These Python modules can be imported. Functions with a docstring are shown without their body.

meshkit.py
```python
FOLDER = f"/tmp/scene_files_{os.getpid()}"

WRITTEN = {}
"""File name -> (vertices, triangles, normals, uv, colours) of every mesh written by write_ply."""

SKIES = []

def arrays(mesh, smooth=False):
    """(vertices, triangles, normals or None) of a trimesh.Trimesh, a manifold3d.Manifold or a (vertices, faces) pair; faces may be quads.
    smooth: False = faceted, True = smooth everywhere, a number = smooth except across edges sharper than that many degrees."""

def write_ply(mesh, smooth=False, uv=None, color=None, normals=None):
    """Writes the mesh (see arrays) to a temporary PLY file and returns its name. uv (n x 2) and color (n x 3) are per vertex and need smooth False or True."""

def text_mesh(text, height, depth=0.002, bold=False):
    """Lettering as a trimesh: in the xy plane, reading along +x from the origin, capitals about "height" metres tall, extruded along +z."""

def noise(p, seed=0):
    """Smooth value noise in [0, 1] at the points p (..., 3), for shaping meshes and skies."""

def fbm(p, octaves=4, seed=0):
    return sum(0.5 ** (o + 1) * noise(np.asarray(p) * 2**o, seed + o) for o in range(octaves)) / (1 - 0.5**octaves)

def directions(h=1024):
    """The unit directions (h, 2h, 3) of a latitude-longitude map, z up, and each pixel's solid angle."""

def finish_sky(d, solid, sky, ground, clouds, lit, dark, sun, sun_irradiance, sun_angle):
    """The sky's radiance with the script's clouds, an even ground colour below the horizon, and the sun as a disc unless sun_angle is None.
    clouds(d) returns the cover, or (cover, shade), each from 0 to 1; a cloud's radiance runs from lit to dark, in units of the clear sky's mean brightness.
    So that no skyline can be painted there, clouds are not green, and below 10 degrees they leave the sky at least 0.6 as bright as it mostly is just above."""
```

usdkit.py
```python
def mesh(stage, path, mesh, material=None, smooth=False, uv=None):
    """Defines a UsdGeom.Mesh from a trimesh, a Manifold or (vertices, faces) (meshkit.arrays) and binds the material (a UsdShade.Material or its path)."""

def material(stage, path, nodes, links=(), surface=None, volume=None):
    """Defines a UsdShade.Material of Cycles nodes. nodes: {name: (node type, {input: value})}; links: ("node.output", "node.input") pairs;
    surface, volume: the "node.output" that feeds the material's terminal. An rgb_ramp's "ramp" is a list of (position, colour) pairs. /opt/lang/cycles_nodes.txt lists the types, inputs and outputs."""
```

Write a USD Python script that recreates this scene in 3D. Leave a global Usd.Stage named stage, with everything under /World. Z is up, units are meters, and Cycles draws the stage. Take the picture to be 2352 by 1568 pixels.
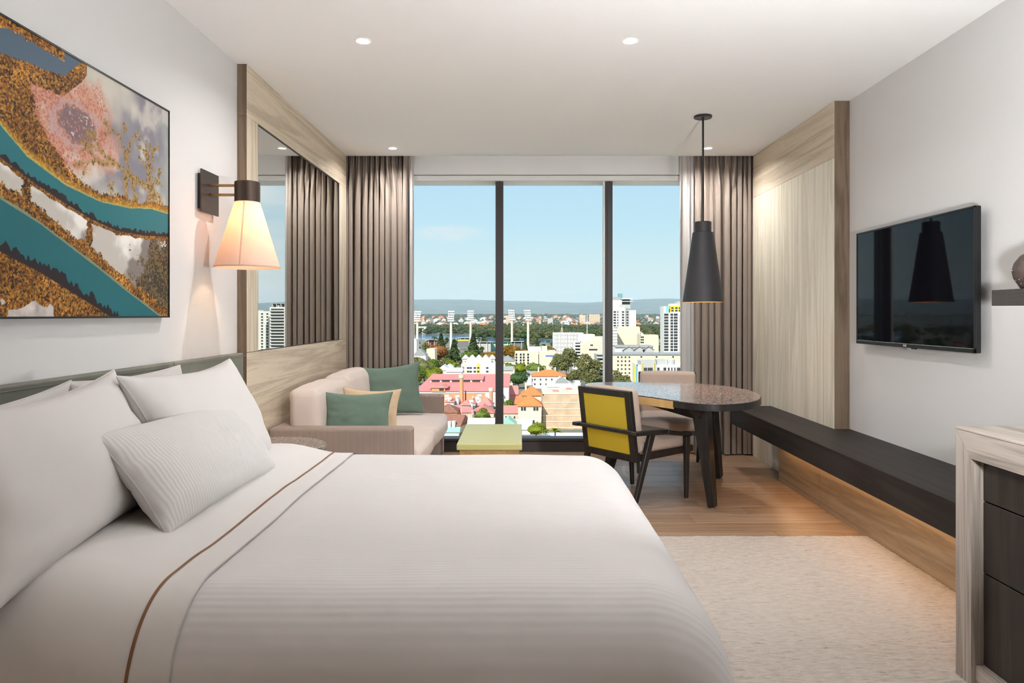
import math, random, re, sys
import numpy as np, trimesh, manifold3d
from shapely.geometry import Polygon
from pxr import Usd, UsdGeom, UsdLux, UsdShade, Gf, Sdf, Vt
import usdkit, meshkit
from meshkit import fbm, noise, text_mesh

random.seed(7)
RNG = np.random.default_rng(11)
PI = math.pi
stage = Usd.Stage.CreateInMemory()
UsdGeom.SetStageUpAxis(stage, 'Z'); UsdGeom.SetStageMetersPerUnit(stage, 1.0)
UsdGeom.Xform.Define(stage, '/World')
UsdGeom.Scope.Define(stage, '/World/Looks')

# ------------------------------------------------------------------ camera, sky, sun, exposure
EYE = 1.30
FPX = 1650.0
cam = UsdGeom.Camera.Define(stage, '/World/Camera')
cam.CreateHorizontalApertureAttr(36.0)
cam.CreateFocalLengthAttr(36.0 * FPX / 2352)
cam.CreateHorizontalApertureOffsetAttr(-16.0 * 36 / 2352)
cam.CreateVerticalApertureOffsetAttr(-62.0 * 36 / 2352)
cam.CreateClippingRangeAttr((0.05, 40000.0))
cam.CreateExposureAttr(0.3)
cam.AddTranslateOp().Set((0, 0, EYE)); cam.AddRotateXOp().Set(90)

SKY = 0.87
sky_mat = usdkit.material(stage, '/World/Looks/sky', {
    "g": ("geometry", {}), "s": ("separate_xyz", {}),
    "r": ("rgb_ramp", {"ramp": [(0.0, (.30, .34, .30)), (.499, (.50, .56, .56)), (.502, (.70, .83, .80)), (.53, (.65, .81, .82)), (.56, (.52, .76, .87)),
                                (.60, (.46, .70, .87)), (.70, (.36, .60, .86)), (1.0, (.24, .46, .80))]}),
    "mm": ("map_range", {"from_min": -1.0, "from_max": 1.0}),
    # broken cloud, stretched along the horizon
    "mp": ("mapping", {"scale": (3.0, 3.0, 16.0), "location": (1.7, 0.4, 0.0)}),
    "n": ("noise_texture", {"scale": 1.5, "detail": 7, "roughness": .58}),
    "nr": ("map_range", {"from_min": .33, "from_max": .60, "clamp": True}),
    "ax": ("map_range", {"from_min": .26, "from_max": .36, "clamp": True}),
    "mu": ("math", {"math_type": "multiply"}),
    # one small flat cloud low in the sky
    "cm": ("mapping", {"location": (1.55, 0.0, -8.4), "scale": (16.0, 0.0, 75.0)}),
    "cl": ("vector_math", {"math_type": "length"}),
    "cr": ("map_range", {"from_min": .35, "from_max": 1.0, "to_min": .85, "to_max": 0.0, "clamp": True}),
    "n2m": ("mapping", {"scale": (26, 26, 120)}),
    "n2": ("noise_texture", {"scale": 1.0, "detail": 5, "roughness": .55}),
    "n2r": ("map_range", {"from_min": .26, "from_max": .52, "to_min": 0.0, "to_max": .75, "clamp": True}),
    "c2": ("math", {"math_type": "multiply"}),
    "mx": ("mix_color", {"b": (.95, .97, .99)}), "mx2": ("mix_color", {"b": (.80, .82, .815)}),
    "b": ("background_shader", {"strength": SKY})},
    [("g.position", "s.vector"), ("s.z", "mm.value"), ("mm.result", "r.fac"), ("g.position", "mp.vector"), ("mp.vector", "n.vector"), ("n.fac", "nr.value"),
     ("s.x", "ax.value"), ("nr.result", "mu.value1"), ("ax.result", "mu.value2"), ("g.position", "cm.vector"), ("cm.vector", "cl.vector1"), ("cl.value", "cr.value"),
     ("g.position", "n2m.vector"), ("n2m.vector", "n2.vector"), ("n2.fac", "n2r.value"), ("n2r.result", "c2.value1"), ("cr.result", "c2.value2"),
     ("r.color", "mx.a"), ("mu.value", "mx.fac"), ("mx.result", "mx2.a"), ("c2.value", "mx2.fac"), ("mx2.result", "b.color")], surface="b.background")
sky = UsdLux.DomeLight.Define(stage, '/World/Sky')
UsdShade.MaterialBindingAPI.Apply(sky.GetPrim()).Bind(sky_mat)
sun = UsdLux.DistantLight.Define(stage, '/World/Sun')
sun.CreateIntensityAttr(1.32); sun.CreateNormalizeAttr(True); sun.CreateAngleAttr(0.53); sun.CreateColorAttr((1.0, .95, .86))
sun.AddRotateXYZOp().Set((52, 0, -28))      # behind the viewer's left shoulder, 38 degrees up

# ------------------------------------------------------------------ helpers
_used = {}
def numbered(parent, name):
    k = (parent, name); n = _used.get(k, 0); _used[k] = n + 1
    return f'{parent}/{name}' + (f'_{n:03d}' if n else '')

def tag(prim, label=None, cat=None, group=None, kind=None):
    for k, v in (('label', label), ('category', cat), ('group', group), ('kind', kind)):
        if v: prim.SetCustomDataByKey(k, v)

class Thing:
    """An Xform at the thing's base; parts are given in world metres unless local=True."""
    def __init__(self, name, label=None, cat=None, loc=(0, 0, 0), rz=0.0, group=None, kind=None, parent='/World', local=False):
        self.path = numbered(parent, name); self.loc = np.array(loc, float); self.rz = rz; self.local = local
        x = UsdGeom.Xform.Define(stage, self.path)
        self.t = x.AddTranslateOp(); self.t.Set(Gf.Vec3d(*map(float, loc)))
        self.r = x.AddRotateZOp(); self.r.Set(math.degrees(rz))
        self.s = x.AddScaleOp(); self.s.Set(Gf.Vec3f(1, 1, 1))
        self.prim = x.GetPrim(); tag(self.prim, label, cat, group, kind)
        c, s = math.cos(-rz), math.sin(-rz)
        self.R = np.array([[c, -s, 0], [s, c, 0], [0, 0, 1]])
    def add(self, name, mesh, mat, smooth=30, label=None, kind=None, parent=None, color=None):
        v, f = arr(mesh)
        if not self.local:
            v = (v - self.loc) @ self.R.T
        path = numbered(parent or self.path, name)
        m = usdkit.mesh(stage, path, (v, f), mat, smooth=smooth)
        if color is not None:
            UsdGeom.PrimvarsAPI(m).CreatePrimvar('paint', Sdf.ValueTypeNames.Color3fArray, 'vertex').Set(Vt.Vec3fArray.FromNumpy(np.asarray(color, np.float32)))
        tag(m.GetPrim(), label, None, None, kind)
        return path
    def sub(self, name):
        """a part that is an Xform only, for pieces below it"""
        p = numbered(self.path, name); UsdGeom.Xform.Define(stage, p); return p

def single(name, mesh, mat, label=None, cat=None, group=None, kind=None, smooth=30):
    """a thing or a piece of the setting that is one mesh"""
    v, f = arr(mesh)
    m = usdkit.mesh(stage, numbered('/World', name), (v, f), mat, smooth=smooth)
    tag(m.GetPrim(), label, cat, group, kind); return m

def copy_of(src, label, loc, rz=0.0, scale=(1, 1, 1), group=None):
    path = numbered('/World', re.sub(r'_\d{3}$', '', src.path.split('/')[-1]))
    x = UsdGeom.Xform.Define(stage, path)
    x.GetPrim().GetReferences().AddInternalReference(src.path)
    x.GetPrim().SetInstanceable(True)
    p = x.GetPrim()
    p.CreateAttribute('xformOp:translate', Sdf.ValueTypeNames.Double3).Set(Gf.Vec3d(*map(float, loc)))
    p.CreateAttribute('xformOp:rotateZ', Sdf.ValueTypeNames.Float).Set(float(math.degrees(rz)))
    p.CreateAttribute('xformOp:scale', Sdf.ValueTypeNames.Float3).Set(Gf.Vec3f(*map(float, scale)))
    tag(p, label, None, group); return x

def arr(mesh):
    if isinstance(mesh, (list,)):
        mesh = join(mesh)
    if hasattr(mesh, 'to_mesh'):
        m = mesh.to_mesh(); return np.array(m.vert_properties[:, :3], float), np.array(m.tri_verts)
    if isinstance(mesh, tuple):
        v, f = np.asarray(mesh[0], float), np.asarray(mesh[1], int)
        if f.shape[1] == 4: f = np.vstack([f[:, [0, 1, 2]], f[:, [0, 2, 3]]])
        return v, f
    return np.array(mesh.vertices, float), np.array(mesh.faces)

def join(ms):
    vs, fs, n = [], [], 0
    for m in ms:
        v, f = arr(m); vs.append(v); fs.append(f + n); n += len(v)
    return np.vstack(vs), np.vstack(fs)

_BOXF = np.array([[0, 2, 1], [1, 2, 3], [4, 5, 6], [5, 7, 6], [0, 1, 4], [1, 5, 4], [2, 6, 3], [3, 6, 7], [0, 4, 2], [2, 4, 6], [1, 3, 5], [3, 7, 5]])
def bx(x0, x1, y0, y1, z0, z1, b=0.0):
    """box by its limits; b = chamfer"""
    if x0 > x1: x0, x1 = x1, x0
    if y0 > y1: y0, y1 = y1, y0
    if z0 > z1: z0, z1 = z1, z0
    if b <= 0:
        v = np.array([[x, y, z] for z in (z0, z1) for y in (y0, y1) for x in (x0, x1)], float)
        return v, _BOXF.copy()
    b = min(b, (x1 - x0) * .45, (y1 - y0) * .45, (z1 - z0) * .45)
    p = []
    for x, sx in ((x0, 1), (x1, -1)):
        for y, sy in ((y0, 1), (y1, -1)):
            for z, sz in ((z0, 1), (z1, -1)):
                p += [(x + sx * b, y + sy * b, z), (x + sx * b, y, z + sz * b), (x, y + sy * b, z + sz * b)]
    return hull(p)

def hull(p):
    h = trimesh.convex.convex_hull(np.asarray(p, float)); return np.array(h.vertices), np.array(h.faces)

def rbox(x0, x1, y0, y1, z0, z1, r=0.02, seg=4):
    """box with rounded edges"""
    r = min(r, (x1 - x0) * .49, (y1 - y0) * .49, (z1 - z0) * .49)
    s = trimesh.creation.icosphere(2 if seg > 3 else 1, r).vertices
    p = [s + np.array([x, y, z]) for x in (x0 + r, x1 - r) for y in (y0 + r, y1 - r) for z in (z0 + r, z1 - r)]
    return hull(np.vstack(p))

def beam(a, b, wa, wb=None, up=(0, 0, 1), bev=.004):
    """tapered square bar from a to b; wa, wb = (across, along up) at each end"""
    a, b = np.array(a, float), np.array(b, float); wb = wb or wa
    d = (b - a) / np.linalg.norm(b - a); up = np.array(up, float)
    if abs(d @ up) > .97: up = np.array((1.0, 0, 0))
    s = np.cross(d, up); s /= np.linalg.norm(s); t = np.cross(s, d)
    p = []
    for c, w, e in ((a, wa, 1), (b, wb, -1)):
        for i in (-1, 1):
            for j in (-1, 1):
                q = c + s * i * w[0] / 2 + t * j * w[1] / 2
                p += [q - s * i * bev - t * j * bev, q + d * e * bev - s * i * bev, q + d * e * bev - t * j * bev]
    return hull(p)

def tube(path, r, n=10):
    p = np.array(path, float); r = np.broadcast_to(np.asarray(r, float), (len(p),))
    t = np.gradient(p, axis=0); t /= np.linalg.norm(t, axis=1, keepdims=True) + 1e-12
    ref = np.array([0, 0, 1.0]) if abs(t[0][2]) < .9 else np.array([1.0, 0, 0])
    a = np.cross(t, ref); a /= np.linalg.norm(a, axis=1, keepdims=True) + 1e-12
    b = np.cross(t, a); ang = np.arange(n) * 2 * PI / n
    v = (p[:, None] + r[:, None, None] * (np.cos(ang)[None, :, None] * a[:, None] + np.sin(ang)[None, :, None] * b[:, None])).reshape(-1, 3)
    f = []
    for i in range(len(p) - 1):
        for j in range(n):
            k = (j + 1) % n
            f += [[i * n + j, (i + 1) * n + k, i * n + k], [i * n + j, (i + 1) * n + j, (i + 1) * n + k]]
    m = len(v); v = np.vstack([v, p[:1], p[-1:]])
    for j in range(n):
        k = (j + 1) % n
        f += [[m, j, k], [m + 1, (len(p) - 1) * n + k, (len(p) - 1) * n + j]]
    return v, np.array(f)

def lathe(prof, n=48, c=(0, 0, 0)):
    """turns (radius, height) pairs about z"""
    prof = np.array(prof, float); ang = np.arange(n) * 2 * PI / n
    v = np.stack([prof[:, 0:1] * np.cos(ang), prof[:, 0:1] * np.sin(ang), np.repeat(prof[:, 1:2], n, 1)], -1).reshape(-1, 3) + np.array(c, float)
    f = []
    for i in range(len(prof) - 1):
        for j in range(n):
            k = (j + 1) % n
            f += [[i * n + j, i * n + k, (i + 1) * n + k], [i * n + j, (i + 1) * n + k, (i + 1) * n + j]]
    return v, np.array(f)

def prism(poly, z0, z1):
    m = trimesh.creation.extrude_polygon(Polygon(poly), z1 - z0, engine='earcut'); m.apply_translation((0, 0, z0))
    return np.array(m.vertices), np.array(m.faces)

def grid(nx, ny, fn):
    """fn(a, b) -> points on a (nx, ny) lattice of [0,1]^2"""
    a, b = np.meshgrid(np.linspace(0, 1, nx), np.linspace(0, 1, ny), indexing='ij')
    p = fn(a, b).reshape(-1, 3)
    i, j = np.meshgrid(np.arange(nx - 1), np.arange(ny - 1), indexing='ij')
    q = np.stack([i * ny + j, (i + 1) * ny + j, (i + 1) * ny + j + 1, i * ny + j + 1], -1).reshape(-1, 4)
    return p, np.vstack([q[:, [0, 1, 2]], q[:, [0, 2, 3]]])

def xf(mesh, M=None, t=(0, 0, 0)):
    v, f = arr(mesh)
    if M is not None: v = v @ np.array(M, float).T
    return v + np.array(t, float), f

def rot(ax, ang):
    c, s = math.cos(ang), math.sin(ang)
    return {'x': np.array([[1, 0, 0], [0, c, -s], [0, s, c]]), 'y': np.array([[c, 0, s], [0, 1, 0], [-s, 0, c]]), 'z': np.array([[c, -s, 0], [s, c, 0], [0, 0, 1]])}[ax]

# ------------------------------------------------------------------ materials
MAT = {}
def plain(name, col, rough=.6, spec=.5, metal=0.0, bump=0.0, bscale=200, var=0.0, vscale=6, **kw):
    n = {"p": ("principled_bsdf", {"base_color": col, "roughness": rough, "specular_ior_level": spec, "metallic": metal, **kw})}
    l = []
    if var or bump: n["g"] = ("geometry", {})
    if var:
        n["n"] = ("noise_texture", {"scale": vscale, "detail": 4}); n["r"] = ("map_range", {"from_min": .25, "from_max": .75, "to_min": 1 - var, "to_max": 1 + var})
        n["m"] = ("vector_math", {"math_type": "scale", "vector1": col})
        l += [("g.position", "n.vector"), ("n.fac", "r.value"), ("r.result", "m.scale"), ("m.vector", "p.base_color")]
    if bump:
        n["bn"] = ("noise_texture", {"scale": bscale, "detail": 3}); n["bu"] = ("bump", {"strength": bump, "distance": .002})
        l += [("g.position", "bn.vector"), ("bn.fac", "bu.height"), ("bu.normal", "p.normal")]
    MAT[name] = usdkit.material(stage, '/World/Looks/' + name, n, l, surface="p.BSDF"); return MAT[name]

def wood(name, c0, c1, axis, rough=.5, ring=7.0, fine=220.0, stretch=.05, bump=.12, coord='geometry', spec=.4, tone=.10):
    """veneer: fine pores drawn out along the axis, broad cathedral figure, slow change of tone"""
    s = [1.0, 1.0, 1.0]; s['xyz'.index(axis)] = stretch
    src = ("g", "position") if coord == 'geometry' else ("tc", "object")
    n = {"g": ("geometry", {}), "tc": ("texture_coordinate", {}), "mp": ("mapping", {"scale": s}),
         "nf": ("noise_texture", {"scale": fine, "detail": 4, "roughness": .65}),
         "nb": ("noise_texture", {"scale": ring, "detail": 3, "distortion": 1.2}),
         "w": ("math", {"math_type": "multiply", "value2": 9.0}), "fr": ("math", {"math_type": "pingpong", "value2": 1.0}),
         "a": ("math", {"math_type": "multiply_add", "value2": .45, "value3": 0.0}),
         "b": ("math", {"math_type": "multiply_add", "value2": .75}),
         "r": ("rgb_ramp", {"ramp": [(.22, c0), (.78, c1)]}),
         "bu": ("bump", {"strength": bump, "distance": .001}),
         "p": ("principled_bsdf", {"roughness": rough, "specular_ior_level": spec})}
    l = [(src[0] + "." + src[1], "mp.vector"), ("mp.vector", "nf.vector"), ("mp.vector", "nb.vector"), ("nb.fac", "w.value1"), ("w.value", "fr.value1"), ("fr.value", "a.value1"),
         ("nf.fac", "b.value1"), ("a.value", "b.value3"), ("b.value", "r.fac"), ("r.color", "p.base_color"), ("nf.fac", "bu.height"), ("bu.normal", "p.normal")]
    MAT[name] = usdkit.material(stage, '/World/Looks/' + name, n, l, surface="p.BSDF"); return MAT[name]

def fabric(name, col, weave=900.0, var=.10, bump=.35, sheen=.25, rough=.9, coord='geometry', rib=None, transl=0.0, ribcol=0.0):
    """woven cloth; rib = (axis, lines per metre)"""
    src = ("g", "position") if coord == 'geometry' else ("tc", "object")
    n = {"g": ("geometry", {}), "tc": ("texture_coordinate", {}),
         "n": ("noise_texture", {"scale": weave, "detail": 2}), "n1": ("noise_texture", {"scale": 5.0, "detail": 3}),
         "ad": ("math", {"math_type": "add"}), "r": ("map_range", {"from_min": .6, "from_max": 1.4, "to_min": 1 - var, "to_max": 1 + var}),
         "m": ("vector_math", {"math_type": "scale", "vector1": col}), "bu": ("bump", {"strength": bump, "distance": .0015}),
         "p": ("principled_bsdf", {"roughness": rough, "specular_ior_level": .2, "sheen_weight": sheen, "sheen_roughness": .5, "sheen_tint": tuple(min(1, c * 1.3) for c in col)})}
    s = src[0] + "." + src[1]
    l = [(s, "n.vector"), (s, "n1.vector"), ("n.fac", "ad.value1"), ("n1.fac", "ad.value2"), ("ad.value", "r.value"), ("r.result", "m.scale"), ("m.vector", "p.base_color"), ("bu.normal", "p.normal")]
    if rib:
        n["wv"] = ("wave_texture", {"bands_direction": rib[0], "scale": rib[1] / 3.1831, "distortion": 0.0})
        l += [(s, "wv.vector"), ("wv.fac", "bu.height")]
        if ribcol:
            n["rr"] = ("map_range", {"to_min": 1 - ribcol, "to_max": 1.0}); n["m2"] = ("vector_math", {"math_type": "scale"})
            l = [x for x in l if x[1] != "p.base_color"] + [("wv.fac", "rr.value"), ("m.vector", "m2.vector1"), ("rr.result", "m2.scale"), ("m2.vector", "p.base_color")]
    else:
        l += [("n.fac", "bu.height")]
    surf = "p.BSDF"
    if transl:
        n["t"] = ("translucent_bsdf", {"color": col}); n["mc"] = ("mix_closure", {"fac": transl}); l += [("p.BSDF", "mc.closure1"), ("t.BSDF", "mc.closure2")]; surf = "mc.closure"
    MAT[name] = usdkit.material(stage, '/World/Looks/' + name, n, l, surface=surf); return MAT[name]

def emit(name, col, strength):
    MAT[name] = usdkit.material(stage, '/World/Looks/' + name, {"e": ("emission", {"color": col, "strength": strength})}, [], surface="e.emission"); return MAT[name]

DOWN = 2350.0         # downlight lens radiance
FILL_RADIANCE = 560.0       # open bowl of the unseen lamp added to brighten the room
WARM = (1.0, .97, .94)
plain('wall_paint', (.66, .652, .648), .75, .3, bump=.04, bscale=350)
plain('ceiling_paint', (.93, .925, .92), .85, .2)
wood('oak_v', (.44, .365, .27), (.68, .59, .46), 'z')
wood('oak_pale', (.61, .55, .43), (.84, .785, .655), 'z', fine=260)
wood('oak_h', (.44, .36, .265), (.71, .61, .475), 'y')
wood('oak_edge_shaded', (.10, .07, .045), (.205, .148, .10), 'z')  # same veneer as the faces; shade on the panel ends painted in darker
wood('oak_floor', (.27, .16, .092), (.45, .295, .185), 'x', rough=.38, bump=.10, spec=.5)
wood('oak_floor_b', (.24, .145, .085), (.41, .265, .165), 'x', rough=.40, bump=.10, spec=.5)
wood('oak_floor_c', (.28, .175, .11), (.46, .31, .205), 'x', rough=.36, bump=.10, spec=.5)
wood('oak_skirt', (.30, .215, .135), (.50, .38, .25), 'y')
wood('dark_bench', (.016, .012, .011), (.036, .029, .026), 'y', rough=.58, bump=.06, spec=.25)
wood('black_wood', (.010, .009, .009), (.026, .023, .022), 'z', rough=.42, bump=.08, coord='object')
wood('drawer_wood', (.014, .0105, .009), (.034, .026, .022), 'z', rough=.5, bump=.1)
wood('shelf_wood', (.025, .021, .019), (.060, .052, .048), 'y', rough=.5)
wood('cabinet_v', (.22, .18, .15), (.47, .415, .37), 'z', fine=110, ring=11, stretch=.035, bump=.05)
wood('cabinet_h', (.22, .18, .15), (.47, .415, .37), 'y', fine=110, ring=11, stretch=.035, bump=.05)
wood('ply', (.48, .28, .10), (.66, .42, .18), 'y', rough=.45)
plain('black_metal', (.020, .019, .022), .42, .5)
plain('bronze', (.095, .068, .055), .38, .5, metal=.75)
plain('pendant_grey', (.032, .031, .037), .50, .5)
plain('pendant_inside', (.75, .42, .12), .55, .4)
plain('window_metal', (.050, .045, .048), .45, .5)
plain('window_white', (.88, .88, .875), .55, .4)
plain('tv_black', (.006, .006, .007), .35, .5)
plain('tv_screen', (.003, .003, .005), .03, .16)
plain('silver', (.75, .75, .75), .3, .5, metal=.8)
plain('leather', (.175, .180, .152), .50, .35, bump=.25, bscale=260, var=.12, vscale=9)
plain('leather_seam', (.16, .165, .14), .6, .3)
plain('lime_leather', (.60, .58, .25), .42, .4, bump=.10, bscale=400)
plain('yellow_leather', (.60, .44, .035), .5, .35, bump=.05, bscale=500)
fabric('linen_white', (.66, .635, .62), weave=1400, var=.02, bump=.05, sheen=.15)
fabric('pinstripe_white', (.66, .64, .632), weave=1400, var=.02, bump=.5, sheen=.15, coord='object', rib=('x', 76.0), ribcol=.09)
fabric('duvet_stripe', (.64, .615, .61), weave=1400, var=.02, bump=.22, sheen=.15, rib=('y', 62.0), ribcol=.03)
fabric('sofa_beige', (.70, .60, .545), weave=700, var=.07, bump=.4)
fabric('sofa_rib', (.39, .305, .265), weave=600, var=.10, bump=.55, rib=('x', 170.0), ribcol=.22)
fabric('sage', (.15, .215, .175), weave=900, var=.08, bump=.3, sheen=.6)
fabric('tan', (.66, .50, .33), weave=700, var=.08, bump=.45)
fabric('curtain', (.32, .265, .23), weave=500, var=.07, bump=.3, sheen=.2, transl=.08)
fabric('lining', (.84, .80, .775), weave=700, var=.03, bump=.1, transl=.55)
fabric('seat_cloth', (.56, .455, .385), weave=600, var=.10, bump=.45, coord='object')
plain('piping_brown', (.22, .105, .055), .7, .3)
MAT['mirror'] = usdkit.material(stage, '/World/Looks/mirror', {"m": ("metallic_bsdf", {"color": (.80, .80, .77), "edge_tint": (.85, .85, .85), "fresnel_type": "f82", "roughness": .0})}, [], surface="m.BSDF")
MAT['pane'] = usdkit.material(stage, '/World/Looks/pane', {"f": ("fresnel", {"IOR": 1.02}), "t": ("transparent_bsdf", {"color": (.985, .995, .992)}), "g": ("glossy_bsdf", {"color": (.9, .95, .95), "roughness": 0.0}), "m": ("mix_closure", {})},
    [("f.fac", "m.fac"), ("t.BSDF", "m.closure1"), ("g.BSDF", "m.closure2")], surface="m.closure")
MAT['shade_cloth'] = usdkit.material(stage, '/World/Looks/shade_cloth', {"d": ("diffuse_bsdf", {"color": (.80, .70, .64)}), "t": ("translucent_bsdf", {"color": (.86, .68, .55)}), "m": ("mix_closure", {"fac": .48})},
    [("d.BSDF", "m.closure1"), ("t.BSDF", "m.closure2")], surface="m.closure")
MAT['shade_seam'] = usdkit.material(stage, '/World/Looks/shade_seam', {"d": ("diffuse_bsdf", {"color": (.70, .58, .50)}), "t": ("translucent_bsdf", {"color": (.70, .50, .36)}), "m": ("mix_closure", {"fac": .40})},
    [("d.BSDF", "m.closure1"), ("t.BSDF", "m.closure2")], surface="m.closure")
# speckled stone with drawn-out grain, polished
def stone(name, cols, rough, scale, st, ang=0.0, coat=0.0):
    MAT[name] = usdkit.material(stage, '/World/Looks/' + name, {"g": ("geometry", {}), "mp": ("mapping", {"scale": st, "rotation": (0, 0, ang)}),
        "n": ("noise_texture", {"scale": scale, "detail": 5, "roughness": .75}), "v": ("voronoi_texture", {"scale": scale * 1.6}),
        "a": ("math", {"math_type": "multiply_add", "value2": .35}), "r": ("rgb_ramp", {"ramp": cols}),
        "p": ("principled_bsdf", {"roughness": rough, "specular_ior_level": .6, "coat_weight": coat, "coat_roughness": .03})},
        [("g.position", "mp.vector"), ("mp.vector", "n.vector"), ("mp.vector", "v.vector"), ("v.distance", "a.value1"), ("n.fac", "a.value3"), ("a.value", "r.fac"), ("r.color", "p.base_color")], surface="p.BSDF")
stone('granite', [(.46, (.022, .018, .018)), (.58, (.13, .10, .09)), (.70, (.40, .31, .27)), (.86, (.66, .57, .52))], .20, 150, (1, .14, 1), .5, coat=.4)
stone('granite_dark', [(.42, (.03, .026, .024)), (.60, (.12, .095, .08)), (.85, (.40, .33, .27))], .45, 110, (1, .35, 1), .9)
MAT['paint'] = usdkit.material(stage, '/World/Looks/print', {"a": ("attribute", {"attribute": "paint"}), "p": ("principled_bsdf", {"roughness": .55, "specular_ior_level": .25})}, [("a.color", "p.base_color")], surface="p.BSDF")
# wool carpet: loops in rows across the room
MAT['carpet'] = usdkit.material(stage, '/World/Looks/carpet_wool', {"g": ("geometry", {}), "mp": ("mapping", {"scale": (8, 230, 1)}), "mp2": ("mapping", {"scale": (22, 75, 1)}),
    "n": ("noise_texture", {"scale": 1.0, "detail": 5, "roughness": .7}), "n2": ("noise_texture", {"scale": 1.0, "detail": 3}), "n3": ("noise_texture", {"scale": 320.0, "detail": 2}),
    "a": ("math", {"math_type": "multiply_add", "value2": .55}), "a2": ("math", {"math_type": "multiply_add", "value2": .30}),
    "r": ("rgb_ramp", {"ramp": [(.56, (.045, .034, .028)), (.64, (.22, .175, .15)), (.73, (.46, .395, .345)), (1.0, (.64, .57, .51))]}),
    "bu": ("bump", {"strength": .8, "distance": .006}), "p": ("principled_bsdf", {"roughness": .95, "specular_ior_level": .1, "sheen_weight": .3})},
    [("g.position", "mp.vector"), ("g.position", "mp2.vector"), ("g.position", "n3.vector"), ("mp.vector", "n.vector"), ("mp2.vector", "n2.vector"), ("n2.fac", "a.value1"), ("n.fac", "a.value3"),
     ("n3.fac", "a2.value1"), ("a.value", "a2.value3"), ("a2.value", "r.fac"), ("r.color", "p.base_color"), ("a2.value", "bu.height"), ("bu.normal", "p.normal")], surface="p.BSDF")
emit('lens', WARM, DOWN)
emit('added_warm_lens', (1.0, .66, .36), 620.0)  # lenses of the added, unseen downlight pair that warms the near bed side
emit('bulb', (1.0, .70, .42), 190.0)
emit('pendant_bulb', (1.0, .70, .40), 240.0)
emit('fill_glow', (.985, 1.0, 1.0), FILL_RADIANCE)
emit('led', (1.0, .58, .26), 16.0)
# ------------------------------------------------------------------ the room
XL, XR, YB, CEIL = -1.639, 2.254, -2.6, 2.756
def struct(name, mesh, mat, smooth=False):
    return single(name, mesh, mat, kind='structure', smooth=smooth)
struct('wall_left', bx(XL - .15, XL, YB - .15, 7.1, -.12, 3.05), MAT['wall_paint'])
struct('wall_right', bx(XR, XR + .15, YB - .15, 7.1, -.12, 3.05), MAT['wall_paint'])
struct('wall_back', bx(XL, XR, YB - .15, YB, -.12, 3.05), MAT['drawer_wood'])
# the ceiling stops short of the window wall and leaves a slot for the curtain tracks; cans are cut out for the downlights
SPOTS = [(-.83, 3.825), (.592, 3.825), (-1.105, 6.289), (1.654, 6.289), (-.2, -.9), (1.3, -.9)]  # the last pair is added, unseen, for warm fill light
c = manifold3d.Manifold.cube((XR - XL, 6.58 - YB, .12)).translate((XL, YB, CEIL))
for x, y in SPOTS:
    c = c - manifold3d.Manifold.cylinder(.08, .034, .034, 32).translate((x, y, CEIL - .005))
struct('ceiling', join([c, bx(XL, XR, 6.58, 7.1, 2.93, 3.05), bx(XL, XR, 6.575, 6.60, CEIL, 2.93), bx(XL, XR, YB, 6.58, 2.90, 3.05)]), MAT['ceiling_paint'])

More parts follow.
